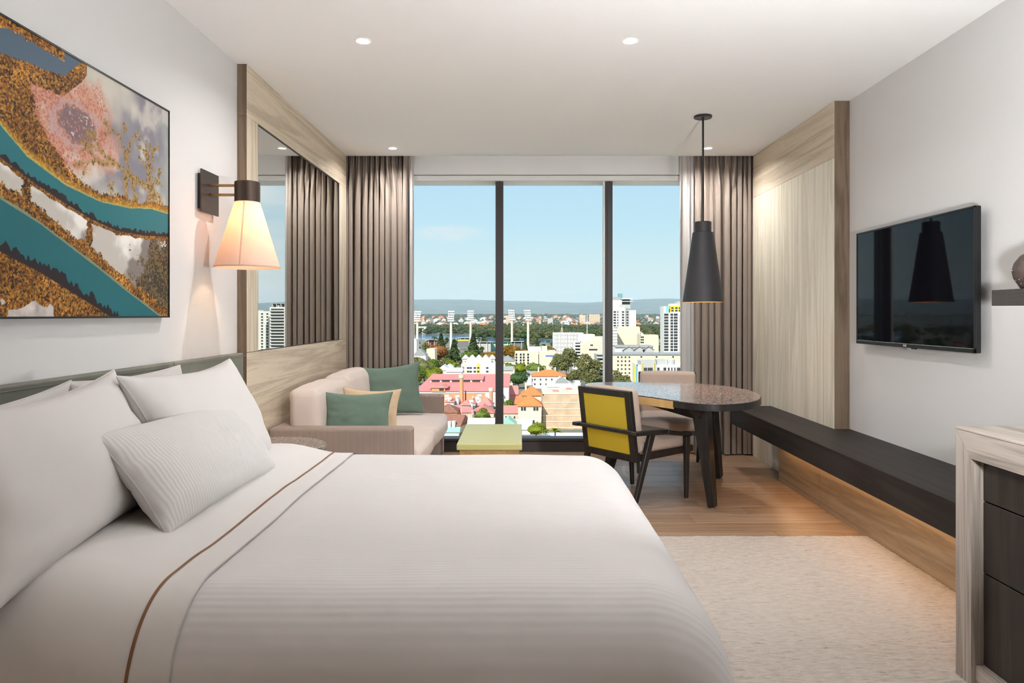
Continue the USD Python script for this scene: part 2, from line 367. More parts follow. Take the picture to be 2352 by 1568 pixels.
fl = Thing('floor', kind='structure')
fl.add('subfloor', bx(XL, XR, YB, 6.95, -.12, -.016), MAT['oak_floor'], smooth=False)
y, k = 4.12, 0
while y < 6.80:
    x = XL - RNG.uniform(0, 1.6)
    y1 = min(y + .186, 6.80)
    while x < XR:
        L = RNG.uniform(1.5, 2.2)
        a, b = max(x, XL), min(x + L, XR)
        if b - a > .03:
            fl.add('plank', bx(a + .0007, b - .0007, y + .0007, y1 - .0007, -.016, 0.0, .0014), MAT[('oak_floor', 'oak_floor_b', 'oak_floor_c')[k % 3]], smooth=False)
        k += 1 + int(RNG.integers(0, 2)); x += L
    y = y1

# carpet with real pile relief where it shows, plain slab elsewhere
def pile(a, b):
    x = .20 + a * (2.03 - .20); y = 1.9 + b * (4.195 - 1.9)
    p = np.stack([x * 26, y * 150, 0 * x], -1)
    z = .0085 + .0060 * (noise(p, 3) - .5) + .0040 * (noise(np.stack([x * 120, y * 230, 0 * x], -1), 5) - .5)
    z = np.where(b > .9985, 0.001, z)
    return np.stack([x, y, z], -1)
cp = Thing('carpet', 'cream and brown wool carpet with fine rows beside the bed', 'carpet', (1.1, 3.0, 0))
cp.add('pile', grid(230, 480, pile), MAT['carpet'], smooth=True)
cp.add('backing', join([bx(XL, .20, YB, 4.195, 0, .0085), bx(.20, 2.03, YB, 1.9, 0, .0085), bx(.20, 2.03, 1.9, 4.19, 0.0, .002)]), MAT['carpet'], smooth=False)

# window: header, sill, mullions, panes
w = Thing('window_1', kind='structure', loc=(.3, 6.9, 0))
w.add('window_header', join([bx(XL, XR, 6.80, 7.1, 2.625, 2.93), bx(XL, XR, 6.825, 7.1, 2.571, 2.62, .004)]), MAT['window_white'], smooth=False)
w.add('window_sill', join([bx(XL, XR, 6.80, 7.1, -.12, .098, .003), bx(XL, XR, 6.79, 6.93, .102, .131, .006), bx(XL, XR, 6.90, 7.1, .085, .098, .002)]), MAT['window_metal'], smooth=False)
for mx in (-1.231, -.187, .857, 1.901):
    w.add('mullion', join([bx(mx - .037, mx + .037, 6.86, 6.925, .131, 2.571, .003), bx(mx - .012, mx + .012, 6.855, 6.86, .131, 2.571), bx(mx - .03, mx + .03, 6.94, 7.06, .131, 2.571, .003)]), MAT['window_metal'], smooth=False)
w.add('blind_guide', bx(.857 - .054, .857 - .038, 6.845, 6.90, .131, 2.571, .002), MAT['window_white'], smooth=False)
for a, b in ((XL, -1.231), (-1.231, -.187), (-.187, .857), (.857, 1.901), (1.901, XR)):
    w.add('pane', bx(a, b, 6.928, 6.934, .12, 2.59), MAT['pane'], smooth=False)

# downlights
LN = ['round recessed downlight in the ceiling above the bed, left of the pair', 'round recessed downlight in the ceiling above the bed, right of the pair',
      'recessed downlight close to the left curtain', 'recessed downlight close to the right curtain behind the pendant cord',
      'added unseen warm fill downlight by the entry, left of the pair, behind the camera', 'added unseen warm fill downlight by the entry, right of the pair, behind the camera']
for (x, y), lab in zip(SPOTS, LN):
    d = Thing('ceiling_downlight', lab, 'downlight', (x, y, CEIL), group='ceiling downlights')
    d.add('trim_ring', lathe([(.0335, .002), (.0335, -.0025), (.037, -.004), (.044, -.003), (.045, 0), (.045, .001)], 40, (x, y, CEIL)), MAT['ceiling_paint'])
    d.add('housing', lathe([(.0325, .0), (.030, .030), (.0275, .045), (.0, .046)], 32, (x, y, CEIL)), plain('can_white', (.30, .25, .20), .4) if 'can_white' not in MAT else MAT['can_white'])
    d.add('lens', lathe([(.0, .012), (.023, .012), (.0245, .016), (.0, .018)], 32, (x, y, CEIL)), MAT['lens' if y > 0 else 'added_warm_lens'], smooth=False)

# ------------------------------------------------------------------ left oak panel with the mirror
PX, PY0, PY1 = -1.583, 4.18, 6.58
lp = Thing('wood_wall_panel', 'full height oak veneer panel framing the mirror behind the sofa', 'wall panel', (PX, 5.4, 0))
MY0, MY1, MZ0, MZ1 = 4.36, 6.33, 1.078, 2.450
G = .0012
lp.add('top_rail', bx(XL, PX, PY0, PY1, MZ1 + .008, CEIL, .0015), MAT['oak_h'], smooth=False)
lp.add('lower_board', bx(XL, PX, PY0, PY1, .0, MZ0 - G, .0015), MAT['oak_h'], smooth=False)
lp.add('stile', bx(XL, PX, PY0, MY0, MZ0 + G, MZ1 + .008 - G, .0015), MAT['oak_v'], smooth=False)
lp.add('stile', bx(XL, PX, MY1, PY1, MZ0 + G, MZ1 + .008 - G, .0015), MAT['oak_v'], smooth=False)
lp.add('edge_strip', bx(XL, PX - .001, PY0 - .004, PY0 + .0005, 1.06, MZ1 + .007, .001), MAT['oak_edge_shaded'], smooth=False)
lp.add('edge_strip', bx(XL, PX - .001, PY0 - .004, PY0 + .0005, 0, 1.058, .001), MAT['oak_edge_shaded'], smooth=False)
lp.add('edge_strip', bx(XL, PX - .001, PY0 - .004, PY0 + .0005, MZ1 + .009, CEIL, .001), MAT['oak_edge_shaded'], smooth=False)
mi = Thing('wall_mirror', 'large frameless mirror set flush in the oak panel, reflecting the curtain', 'mirror', (PX, 5.35, MZ0))
mi.add('mirror_glass', bx(PX - .02, PX - .006, MY0 + .004, MY1 - .004, MZ0 + .004, MZ1), MAT['mirror'], smooth=False)
e = .004
mi.add('mirror_edge', join([bx(PX - .03, PX - .001, MY0, MY0 + e, MZ0, MZ1 + e), bx(PX - .03, PX - .001, MY1 - e, MY1, MZ0, MZ1 + e), bx(PX - .03, PX - .001, MY0, MY1, MZ0, MZ0 + e), bx(PX - .03, PX - .001, MY0, MY1, MZ1, MZ1 + e)]), MAT['black_metal'], smooth=False)

# ------------------------------------------------------------------ right oak panel, bench, skirt
QX, QY0 = 2.150, 4.90
rp = Thing('wood_wall_panel', 'plain full height oak veneer panel at the right behind the bench end', 'wall panel', (QX, 5.8, 0))
rp.add('top_rail', bx(QX, XR, QY0, 6.60, 2.371, CEIL, .0015), MAT['oak_h'], smooth=False)
rp.add('main_board', bx(QX, XR, QY0, 6.60, 0, 2.371 - G, .0015), MAT['oak_pale'], smooth=False)
rp.add('edge_strip', bx(QX + .001, XR, QY0 - .004, QY0 + .0005, .52, 2.370, .001), MAT['oak_edge_shaded'], smooth=False)
rp.add('edge_strip', bx(QX + .001, XR, QY0 - .004, QY0 + .0005, 2.372, CEIL, .001), MAT['oak_edge_shaded'], smooth=False)
be = Thing('wall_bench', 'long floating dark stained timber bench along the right wall', 'bench', (1.98, 4.3, 0))
be.add('bench_top', prism([(1.806, 2.59), (XR, 2.59), (XR, QY0 - .006), (QX - .001, QY0 - .006), (QX - .001, 6.127), (1.806, 6.127)], .374, .520), MAT['dark_bench'], smooth=False)
be.add('skirt_board', bx(2.03, QX - .001, 4.852, 5.615, 0, .374, .001), MAT['oak_skirt'], smooth=False, label='oak skirt board under the far end of the bench')
be.add('skirt_board', bx(2.03, XR, 2.60, 4.848, 0, .374, .001), MAT['oak_skirt'], smooth=False, label='oak skirt board under the near end of the bench')
be.add('led_strip', bx(1.985, 2.005, 2.7, 5.5, .366, .373), MAT['led'], smooth=False, label='warm light strip under the bench')

# ------------------------------------------------------------------ curtains
def curtain(name, label, x0, x1, y0, zb, mat, pleats, amp, seed, group, flare=0.0, head=True, zt=2.905):
    rg = np.random.default_rng(seed)
    n = 60 * pleats // 4 + 60
    knots = np.cumsum(rg.uniform(.45, 1.55, pleats)); knots = np.concatenate([[0], knots / knots[-1]])
    am = rg.uniform(.5, 1.3, pleats + 1); skew = rg.uniform(-.25, .25, pleats + 1)
    def fn(a, b):
        ph = np.interp(a, knots, np.arange(pleats + 1)); k = np.clip(ph.astype(int), 0, pleats)
        z = zb + (1 - b) * (zt - zb)
        hi = np.clip((z - 2.25) / .5, 0, 1)
        wob = .22 * noise(np.stack([a * pleats * .9, b * 1.3, 0 * a + seed], -1), seed) - .11
        s = np.cos(2 * PI * (ph + wob + skew[k] * 0)) 
        s = np.sign(s) * np.abs(s) ** .8
        f2 = np.cos(2 * PI * (ph * 2.6 + 3 * noise(np.stack([a * 5, b * 3, 0 * a], -1), seed + 1)))
        yy = y0 + amp * am[k] * s * (1 - .55 * hi) + amp * .45 * f2 * hi * (1 if head else .3) + .012 * (noise(np.stack([a * 7, b * 1.6, 0 * a], -1), seed + 2) - .5)
        xx = x0 + a * (x1 - x0) + amp * .30 * np.sin(4 * PI * (ph + wob)) * (1 - .6 * hi) + flare * (1 - b) * 0
        xx = np.clip(xx, x0, x1)
        return np.stack([xx, yy, z], -1)
    v, f = grid(n * 2, 70, fn)
    # cloth has a back: a second skin 2 mm behind
    m = len(v)
    both = np.vstack([v, v + [0, .003, 0]]), np.vstack([f, f[:, ::-1] + m])
    t = Thing(name, label, 'curtain', ((x0 + x1) / 2, y0, zb), group=group)
    t.add('cloth', both, mat, smooth=True)
    return t
curtain('curtain', 'taupe pleated full height curtain left of the window beside the mirror', -1.615, -1.03, 6.675, .03, MAT['curtain'], 11, .050, 3, 'taupe curtains')
curtain('curtain', 'taupe pleated full height curtain right of the window behind the pendant lamp', 1.625, 2.205, 6.672, .012, MAT['curtain'], 10, .050, 8, 'taupe curtains')
curtain('curtain_lining', 'pale backlit curtain lining edge at the left of the window', -1.075, -.985, 6.725, .03, MAT['lining'], 2, .026, 5, None, head=False)
curtain('curtain_lining', 'pale backlit curtain lining edge at the right of the window behind the chair', 1.505, 1.655, 6.715, .016, MAT['lining'], 2, .030, 6, None, head=False)
# ------------------------------------------------------------------ bed
BX0, BX1, BY0, BY1, BZ = -1.545, .34, 1.44, 3.12, .69
bd = Thing('bed', 'wide upholstered bed base and mattress under white bedding', 'bed', (-.6, 2.27, 0))
bd.add('base', rbox(BX0, BX1 - .02, BY0 + .05, BY1 - .05, .06, .34, .02), MAT['leather'])
bd.add('mattress', rbox(BX0, BX1 + .01, BY0 + .02, BY1 - .02, .34, BZ - .03, .06), MAT['linen_white'])
for x in (BX0 + .1, BX1 - .15):
    for y in (BY0 + .15, BY1 - .15):
        bd.add('leg', lathe([(0, .0085), (.025, .0085), (.03, .06), (0, .06)], 16, (x, y, 0)), MAT['black_wood'])
HX = -1.590
hb = Thing('headboard', 'long low grey green leather headboard with stitched top edge', 'headboard', (HX, 2.6, .3))
for y0, y1 in ((.6, 1.735), (1.741, 3.314), (3.320, 4.150)):
    hb.add('padded_panel', rbox(XL + .002, HX, y0, y1, .30, 1.079, .009), MAT['leather'])
    hb.add('seam', tube([(HX + .0005, y0 + .01, 1.060), (HX + .0005, y1 - .01, 1.060)], .0016, 6), MAT['leather_seam'])
    ys = np.arange(y0 + .015, y1 - .015, .016)

# cloth laid over the mattress: flat top, rolled edges, hanging sides
def drape(x0, x1, y0, y1, z, r, hang, lift=0.0, nx=120, ny=150, xa=None, puff=.0, seed=1, foot=True, thick=.012, ripple=0.0):
    """flat part x0..x1, y0..y1; the cloth rolls with radius r over the near and far side and, with foot, over the foot"""
    q = PI / 2 * r
    sa = np.linspace(-(q + hang), y1 - y0 + q + hang, ny)
    ea = (x1 - x0) + (q + hang if foot else 0)
    xs = np.linspace(0, ea, nx)
    S, A = np.meshgrid(xs, sa, indexing='ij')
    dx = np.maximum(S - (x1 - x0), 0); dy = np.where(A < 0, A, np.maximum(A - (y1 - y0), 0))
    d = np.hypot(dx, dy)
    def roll(t):
        out = np.where(t < q, r * np.sin(np.minimum(t / r, PI / 2)), r + .22 * (t - q)); dn = np.where(t < q, r * (1 - np.cos(np.minimum(t / r, PI / 2))), r + (t - q))
        return out, dn
    ox, zx = roll(dx); oy, zy = roll(np.abs(dy)); dn = np.minimum(zx + zy, r + hang)
    X = x0 + np.minimum(S, x1 - x0) + ox; Y = y0 + np.clip(A, 0, y1 - y0) + oy * np.sign(dy); Z = z + lift - dn
    w = np.clip(1 - d / q, 0, 1)
    cx = np.clip((S) / (x1 - x0), 0, 1); cy = np.clip(A / (y1 - y0), 0, 1)
    nz = fbm(np.stack([X * 1.6, Y * 2.2, 0 * X], -1), 3, seed)
    Z = Z + puff * (nz - .5) * (.4 + .6 * w)
    if ripple:
        g = fbm(np.stack([X * 2.2, Y * 26 + 2 * fbm(np.stack([X * 3, Y * 3, 0 * X], -1), 2, seed + 7), 0 * X], -1), 3, seed + 3)
        Z = Z + ripple * (g - .5) * w ** .3
    bul = np.clip((-.74 - X) / .24, 0, 1); Z = Z + .040 * bul * bul * (3 - 2 * bul) * w ** .5
    # long soft folds where the cloth hangs
    h = np.clip((d - q * .6) / (q + hang), 0, 1)
    fold = .020 * np.sin(S * 9 + 2 * nz) * h * (np.abs(dy) > 0) 
    Y = Y + fold * np.sign(dy)
    Z = np.maximum(Z, .025)
    v = np.stack([X, Y, Z], -1).reshape(-1, 3)
    i, j = np.meshgrid(np.arange(nx - 1), np.arange(ny - 1), indexing='ij')
    f = np.stack([i * ny + j, (i + 1) * ny + j, (i + 1) * ny + j + 1, i * ny + j + 1], -1).reshape(-1, 4)
    f = np.vstack([f[:, [0, 1, 2]], f[:, [0, 2, 3]]])
    return v, f
R0 = .19
dv = Thing('duvet', 'white duvet with fine woven stripes spread over the foot half of the bed', 'duvet', (-.2, 2.27, .6))
dv.add('cover', drape(-.80, BX1 - .078, BY0 + R0 - .03, BY1 - R0 + .05, BZ + .026, R0, .28, nx=170, ny=210, puff=.024, seed=9, ripple=.0022), MAT['duvet_stripe'], smooth=True)
sh = Thing('flat_sheet', 'white flat sheet folded back over the duvet with a thin brown piped line', 'sheet', (-1.1, 2.27, .6))
def sheet_x(x):
    return x
sh.add('cloth', drape(-1.53, -.690, BY0 + R0 - .03, BY1 - R0 + .05, BZ + .033, R0 + .005, .28, nx=90, ny=210, puff=.024, seed=9, foot=False), MAT['linen_white'], smooth=True)
sh.add('sheet_edge', drape(-.700, -.688, BY0 + R0 - .03, BY1 - R0 + .05, BZ + .031, R0 + .004, .28, nx=3, ny=210, puff=.024, seed=9, foot=False), MAT['linen_white'], smooth=True)
pv, pf = drape(-.7745, -.7675, BY0 + R0 - .03, BY1 - R0 + .05, BZ + .0348, R0 + .0065, .28, nx=4, ny=210, puff=.024, seed=9, foot=False)
sh.add('piping', (pv, pf), MAT['piping_brown'], smooth=True, label='thin brown piped line')

# pillows: u = width, v = height, w = thickness; corners drawn out, seam all round
def pillow(w, h, t, n=46, pinch=.085, seed=0, wr=.010, power=.42, sag=.0):
    def side(sg):
        def fn(a, b):
            u, v = a * 2 - 1, b * 2 - 1
            u = np.sin(u * PI / 2 * .96) / math.sin(PI / 2 * .96); v = np.sin(v * PI / 2 * .96) / math.sin(PI / 2 * .96)
            X = w / 2 * u * (1 - pinch * (1 - v * v) * np.abs(u) ** 3); Y = h / 2 * v * (1 - pinch * (1 - u * u) * np.abs(v) ** 3)
            th = np.maximum((1 - u ** 2) * (1 - v ** 2), 0) ** power
            th = th * (1 - .14 * v)
            wrk = fbm(np.stack([u * 2.5 + seed, v * 2.5, 0 * u + sg], -1), 4, seed) - .5
            rad = fbm(np.stack([np.arctan2(v, u) * 5, np.hypot(u, v) * 1.2, 0 * u + sg * 3], -1), 3, seed + 5) - .5
            edge = np.clip(np.maximum(np.abs(u), np.abs(v)), 0, 1) ** 3
            Z = sg * (t / 2 * th + (wrk * wr * 1.6 + rad * wr * edge) * np.minimum(th * 2, 1))
            Y = Y - sag * (1 - v) * np.abs(u) ** 2
            return np.stack([X, Y, Z], -1)
        return fn
    a = grid(n, n, side(1)); b = grid(n, n, side(-1))
    return join([a, (b[0], b[1][:, ::-1])])

def frame_of(u, v):
    u = np.array(u, float); u /= np.linalg.norm(u); v = np.array(v, float); v = v - u * (u @ v); v /= np.linalg.norm(v)
    return np.stack([u, v, np.cross(u, v)], 1)

def put_pillow(name, label, cat, c, u, v, w, h, t, mat, group=None, seam=None, **kw):
    F = frame_of(u, v)
    # the thing's own frame follows the pillow so that its weave does too
    path = numbered('/World', name)
    x = UsdGeom.Xform.Define(stage, path); M = Gf.Matrix4d(*[float(z) for z in np.vstack([np.hstack([F.T, [[0], [0], [0]]]), [*c, 1]]).ravel()])
    x.AddTransformOp().Set(M); tag(x.GetPrim(), label, cat, group)
    m = usdkit.mesh(stage, path + '/cover', pillow(w, h, t, **kw), mat, smooth=True)
    s = np.linspace(-1, 1, 40) * .985; pin = kw.get('pinch', .085)
    P = lambda uu, vv: (w / 2 * uu * (1 - pin * (1 - vv * vv) * abs(uu) ** 3), h / 2 * vv * (1 - pin * (1 - uu * uu) * abs(vv) ** 3), 0)
    ring = [P(a, -1) for a in s] + [P(1, a) for a in s] + [P(-a, 1) for a in s] + [P(-1, -a) for a in s] + [P(s[0], -1)]
    usdkit.mesh(stage, path + '/seam', tube(ring, .0022, 6), seam or mat, smooth=True)
    return path
Zt = BZ + .03
lean = lambda b, t, zb, zt: (t - b, 0, zt - zb)
def upright(name, label, y0, y1, xb, xt, zb, zt, t, mat, tilt=0.0, dy=0.0, yaw=0.0, **kw):
    v = np.array([xt - xb, dy, zt - zb]); h = np.linalg.norm(v)
    c = ((xb + xt) / 2, (y0 + y1) / 2, (zb + zt) / 2)
    return put_pillow(name, label, 'pillow', c, (yaw, 1, tilt), v, y1 - y0, h, t, mat, **kw)
upright('bed_pillow', 'white pillow at the back against the headboard, half hidden by the nearest pillow', 1.30, 2.290, -1.36, -1.425, Zt - .02, 1.092, .15, MAT['linen_white'], seed=21, pinch=.24, group='white bed pillows')
upright('bed_pillow', 'white pillow against the headboard, only its corner showing between the two front pillows', 2.262, 3.02, -1.36, -1.425, Zt - .02, 1.088, .15, MAT['linen_white'], seed=22, group='white bed pillows')
upright('bed_pillow', 'large white pillow nearest the camera at the left edge of the photo', 1.33, 2.285, -1.075, -1.235, Zt - .01, 1.112, .22, MAT['linen_white'], seed=23, tilt=.02, yaw=-.10, dy=.08, pinch=.19, group='white bed pillows')
upright('bed_pillow', 'plump white pillow at the far side of the bed, behind the pinstriped bolster', 2.13, 2.97, -1.02, -1.195, Zt - .01, 1.118, .22, MAT['linen_white'], seed=24, tilt=.0, pinch=.16, group='white bed pillows')
upright('lumbar_pillow', 'long low white pinstriped bolster pillow leaning at the front of the bed pillows', 1.825, 2.65, -.895, -1.085, Zt + .015, .985, .16, MAT['pinstripe_white'], seed=25, tilt=-.01, pinch=.06, dy=.06)

# round side table between bed and sofa
st = Thing('side_table', 'round speckled stone topped side table between bed and sofa', 'side table', (-1.27, 3.74, 0))
st.add('table_top', lathe([(0, .585), (.245, .585), (.258, .592), (.262, .605), (.258, .617), (.248, .622), (0, .622)], 56, (-1.27, 3.74, 0)), MAT['granite_dark'])
st.add('pedestal', lathe([(0, .02), (.022, .02), (.022, .585), (0, .585)], 24, (-1.27, 3.74, 0)), MAT['black_metal'])
st.add('foot_plate', lathe([(0, .0085), (.17, .0085), (.175, .014), (.17, .022), (0, .022)], 40, (-1.27, 3.74, 0)), MAT['black_metal'])
# ------------------------------------------------------------------ sofa
SY0, SY1, SXF = 4.50, 6.47, -.672
so = Thing('sofa', 'beige two seat fabric sofa with low square arms under the mirror', 'sofa', (-1.1, 5.5, 0))
so.add('arm', rbox(-1.560, SXF, SY0, SY0 + .125, .06, .588, .022), MAT['sofa_rib'])
so.add('arm', rbox(-1.560, SXF, SY1 - .12, SY1, .06, .588, .022), MAT['sofa_rib'])
so.add('back_frame', rbox(-1.572, -1.475, SY0 + .004, SY1 - .004, .06, .586, .02), MAT['sofa_rib'])
so.add('seat_base', rbox(-1.50, -.69, SY0 + .11, SY1 - .11, .06, .275, .015), MAT['sofa_rib'])
def cushion(x0, x1, y0, y1, z0, z1, r, crown, seed, lean=0.0, wr=.010):
    """soft filled block: rounded, crowned and faintly creased"""
    m = trimesh.Trimesh(*rbox(0, x1 - x0, 0, y1 - y0, 0, z1 - z0, r))
    m = manifold3d.Manifold(manifold3d.Mesh(vert_properties=np.asarray(m.vertices, np.float32), tri_verts=np.asarray(m.faces, np.uint32)))
    m = m.refine_to_length(.028).to_mesh(); v = np.array(m.vert_properties[:, :3], float); f = np.array(m.tri_verts)
    s = np.array([x1 - x0, y1 - y0, z1 - z0]); u = v / s * 2 - 1
    bul = np.stack([np.sign(u[:, 0]) * np.abs(u[:, 0]) ** 3 * (1 - u[:, 1] ** 2) * (1 - u[:, 2] ** 2), np.sign(u[:, 1]) * np.abs(u[:, 1]) ** 3 * (1 - u[:, 0] ** 2) * (1 - u[:, 2] ** 2) * .6,
                    np.sign(u[:, 2]) * np.abs(u[:, 2]) ** 3 * (1 - u[:, 0] ** 2) * (1 - u[:, 1] ** 2)], 1)
    nz = np.stack([fbm(v * 7 + seed, 3, seed + k) - .5 for k in range(3)], 1)
    v = v + crown * bul + wr * nz
    v[:, 0] += lean * (v[:, 2] / s[2]) ** 1.2
    return v + np.array([x0, y0, z0]), f
so.add('seat_cushion', cushion(-1.38, -.640, SY0 + .128, 5.475, .278, .425, .035, .022, 3), MAT['sofa_beige'], smooth=True)
so.add('seat_cushion', cushion(-1.38, -.628, 5.482, SY1 - .124, .278, .430, .04, .024, 4), MAT['sofa_beige'], smooth=True)
so.add('back_cushion', cushion(-1.475, -1.275, SY0 + .13, 5.46, .44, .815, .045, .022, 5, lean=-.02, wr=.016), MAT['sofa_beige'], smooth=True)
so.add('back_cushion', cushion(-1.475, -1.265, 5.465, SY1 - .125, .44, .83, .05, .024, 6, lean=-.02, wr=.016), MAT['sofa_beige'], smooth=True)
for x in (-1.5, -.74):
    for y in (SY0 + .08, SY1 - .08):
        so.add('foot', bx(x - .025, x + .025, y - .025, y + .025, 0.0, .062, .003), MAT['black_wood'], smooth=False)
def throw(label, c, w, h, t, mat, yaw, recline, roll, seed, sag=0.0):
    u = np.array([math.cos(yaw) * math.cos(roll), math.sin(yaw) * math.cos(roll), math.sin(roll)]); n = np.array([math.sin(yaw), -math.cos(yaw), 0])
    v = np.array([0, 0, 1.0]) * math.cos(recline) - n * math.sin(recline)
    return put_pillow('throw_pillow', label, 'cushion', c, u, v, w, h, t, mat, seed=seed, pinch=.13, wr=.014, sag=sag)
throw('large square sage green cushion leaning on the far arm of the sofa', (-1.075, 6.12, .655), .50, .445, .15, MAT['sage'], .12, .22, .10, 31)
throw('small tan cushion standing behind the sage green lumbar cushion', (-1.02, 4.94, .615), .41, .355, .12, MAT['tan'], -.06, .15, -.02, 32)
throw('sage green lumbar cushion at the front of the sofa by the near arm', (-1.072, 4.775, .617), .46, .335, .13, MAT['sage'], .02, .16, .0, 33)

# ------------------------------------------------------------------ low table with lime top
ot = Thing('coffee_table', 'low rectangular table with a padded lime green leather top before the window', 'coffee table', (-.2, 5.3, 0))
ot.add('padded_top', rbox(-.424, .0215, 4.87, 5.765, .378, .422, .008), MAT['lime_leather'])
ot.add('case', join([bx(-.405, .002, 4.89, 5.745, .10, .376, .003)]), MAT['ply'], smooth=False)
ot.add('plinth', bx(-.37, -.03, 4.95, 5.69, 0, .10, .002), MAT['black_wood'], smooth=False)

# ------------------------------------------------------------------ stone topped work table
from scipy.interpolate import splprep, splev
TP = [(.60, 5.86), (.716, 5.910), (1.1, 5.885), (1.45, 5.79), (1.61, 5.58), (1.685, 5.28), (1.665, 4.95), (1.555, 4.68), (1.36, 4.49), (1.215, 4.455), (1.115, 4.50), (1.00, 4.675), (.793, 4.975), (.60, 5.33), (.515, 5.60), (.525, 5.76)]
tck, _ = splprep(np.array(TP + TP[:1]).T, s=.0006, per=True); tp = np.array(splev(np.linspace(0, 1, 121)[:-1], tck)).T
tb = Thing('desk_table', 'rounded work table with polished speckled stone top and splayed black legs', 'table', (1.15, 5.2, 0))
TZ = .745
inner = np.array(Polygon(tp).buffer(-.005).exterior.coords)[:-1]
tb.add('table_top', prism(inner, TZ - .004, TZ), MAT['granite'], smooth=False)
tb.add('rim', join([prism(tp, TZ - .046, TZ - .0042), prism(np.array(Polygon(tp).buffer(-.003).exterior.coords)[:-1], TZ - .048, TZ - .046)]), MAT['black_wood'], smooth=25)
# drawer front let into the straight near edge
a, b = np.array([.815, 4.945]), np.array([1.008, 4.664]); nrm = np.array([-(b - a)[1], (b - a)[0]]); nrm = -nrm / np.linalg.norm(nrm)
nrm = nrm if nrm @ (np.array([1.15, 5.2]) - a) < 0 else -nrm
a = a + nrm * .002; b = b + nrm * .002
q = [a, b, b + nrm * .010, a + nrm * .010]
tb.add('drawer_front', prism(np.array(q)[::-1] if Polygon(q).exterior.is_ccw is False else q, TZ - .058, TZ - .007), MAT['ply'], smooth=False, label='pale timber drawer front')
def under(p0, p1, w, z0, z1):
    return beam((*p0, (z0 + z1) / 2), (*p1, (z0 + z1) / 2), (w, z1 - z0), bev=.003)
tb.add('apron', join([hull([(1.10, 4.72, .697), (1.28, 4.80, .697), (.80, 5.42, .697), (.92, 5.52, .697), (1.18, 4.80, .60), (1.25, 4.84, .60), (.84, 5.42, .655), (.90, 5.47, .655)]), under((1.2, 4.85), (1.46, 5.52), .07, .61, .697), under((.86, 5.46), (1.46, 5.52), .07, .63, .697)]), MAT['black_wood'], smooth=False)
for p0, p1 in (((1.235, 4.875), (1.300, 4.824)), ((1.465, 5.555), (1.591, 5.712)), ((.82, 5.46), (.66, 5.50))):
    tb.add('leg', beam((*p0, .698), (*p1, .0085), (.105, .112), (.050, .058), up=(.6, .8, 0), bev=.005), MAT['black_wood'], smooth=False)
    tb.add('glide', lathe([(0, .0), (.010, .0), (.011, .008), (0, .0095)], 14, (*p1, 0)), MAT['silver'])

# ------------------------------------------------------------------ armchairs (built facing +x)
def make_chair(label, loc, rz):
    t = Thing('armchair', label, 'armchair', loc, rz, group='black framed armchairs at the work table', local=True)
    def bk(z): return -.235 - .065 * (z - .315) / .478          # reclined back plane
    hw = .25
    M = MAT['black_wood']
    def slab(y0, y1, z0, z1, d0, d1, bev=.004):
        p = []
        for z, zs in ((z0, 1), (z1, -1)):
            for y, ys in ((y0, 1), (y1, -1)):
                for d, ds in ((d0, 1), (d1, -1)):
                    x = bk(z) + d
                    p += [(x + ds * bev, y + ys * bev, z), (x + ds * bev, y, z + zs * bev), (x, y + ys * bev, z + zs * bev)]
        return hull(p)
    t.add('back_frame', join([slab(-hw, -hw + .05, .315, .793, -.018, .018), slab(hw - .05, hw, .315, .793, -.018, .018), slab(-hw + .045, hw - .045, .748, .793, -.018, .018), slab(-hw + .045, hw - .045, .315, .365, -.018, .018)]), M, smooth=False)
    t.add('back_panel', slab(-hw + .048, hw - .048, .363, .750, -.013, .010, .002), MAT['yellow_leather'], smooth=False, label='mustard yellow leather panel on the outside of the backrest')
    cush = cushion(0, .075, -hw + .012, hw - .012, .40, .80, .028, .010, 41, wr=.004)
    v, f = cush; v = v.copy(); v[:, 0] += np.array([bk(z) for z in v[:, 2]]) + .020
    t.add('back_cushion', (v, f), MAT['seat_cloth'], smooth=True)
    t.add('seat', cushion(-.215, .325, -hw + .008, hw - .008, .367, .462, .032, .016, 43, wr=.004), MAT['seat_cloth'], smooth=True)
    t.add('seat_rail', beam((-.25, -.243, .342), (.335, -.243, .352), (.026, .044)), M, smooth=False)
    t.add('seat_rail', beam((-.25, .243, .342), (.335, .243, .352), (.026, .044)), M, smooth=False)
    t.add('seat_rail', beam((.215, -.24, .343), (.215, .24, .343), (.03, .04)), M, smooth=False)
    for s in (-1, 1):
        t.add('arm', hull(np.vstack([arr(beam((-.305, s * .285, .518), (-.21, s * .288, .522), (.05, .026)))[0]])), M, smooth=False) if False else None
        t.add('arm', join([beam((-.318, s * .283, .519), (.0, s * .288, .505), (.052, .026)), beam((-.004, s * .288, .505), (.272, s * .272, .457), (.052, .026), (.040, .024))]), M, smooth=False)
        t.add('leg', beam((.243, s * .268, .447), (.252, s * .258, .0085), (.032, .046), (.024, .028), up=(1, 0, 0)), M, smooth=False)
        t.add('leg', beam((-.135, s * .280, .500), (-.288, s * .262, .0085), (.034, .052), (.026, .030), up=(1, 0, 0)), M, smooth=False)
        for x in (.252, -.288):
            t.add('glide', lathe([(0, 0), (.008, 0), (.009, .008), (0, .0095)], 12, (x, s * (.258 if x > 0 else .262), 0)), MAT['silver'])
    t.add('back_rail', beam((-.290, -.285, .519), (-.290, .285, .519), (.026, .026), bev=.003), M, smooth=False)
    return t
chair = make_chair('black framed armchair with a mustard yellow back panel, turned away from the camera', (.821, 5.11, 0), math.radians(37.7))
copy_of(chair, 'black framed armchair with beige cushions behind the work table, facing the camera', (1.265, 6.055, 0), math.radians(-98.5), group='black framed armchairs at the work table')

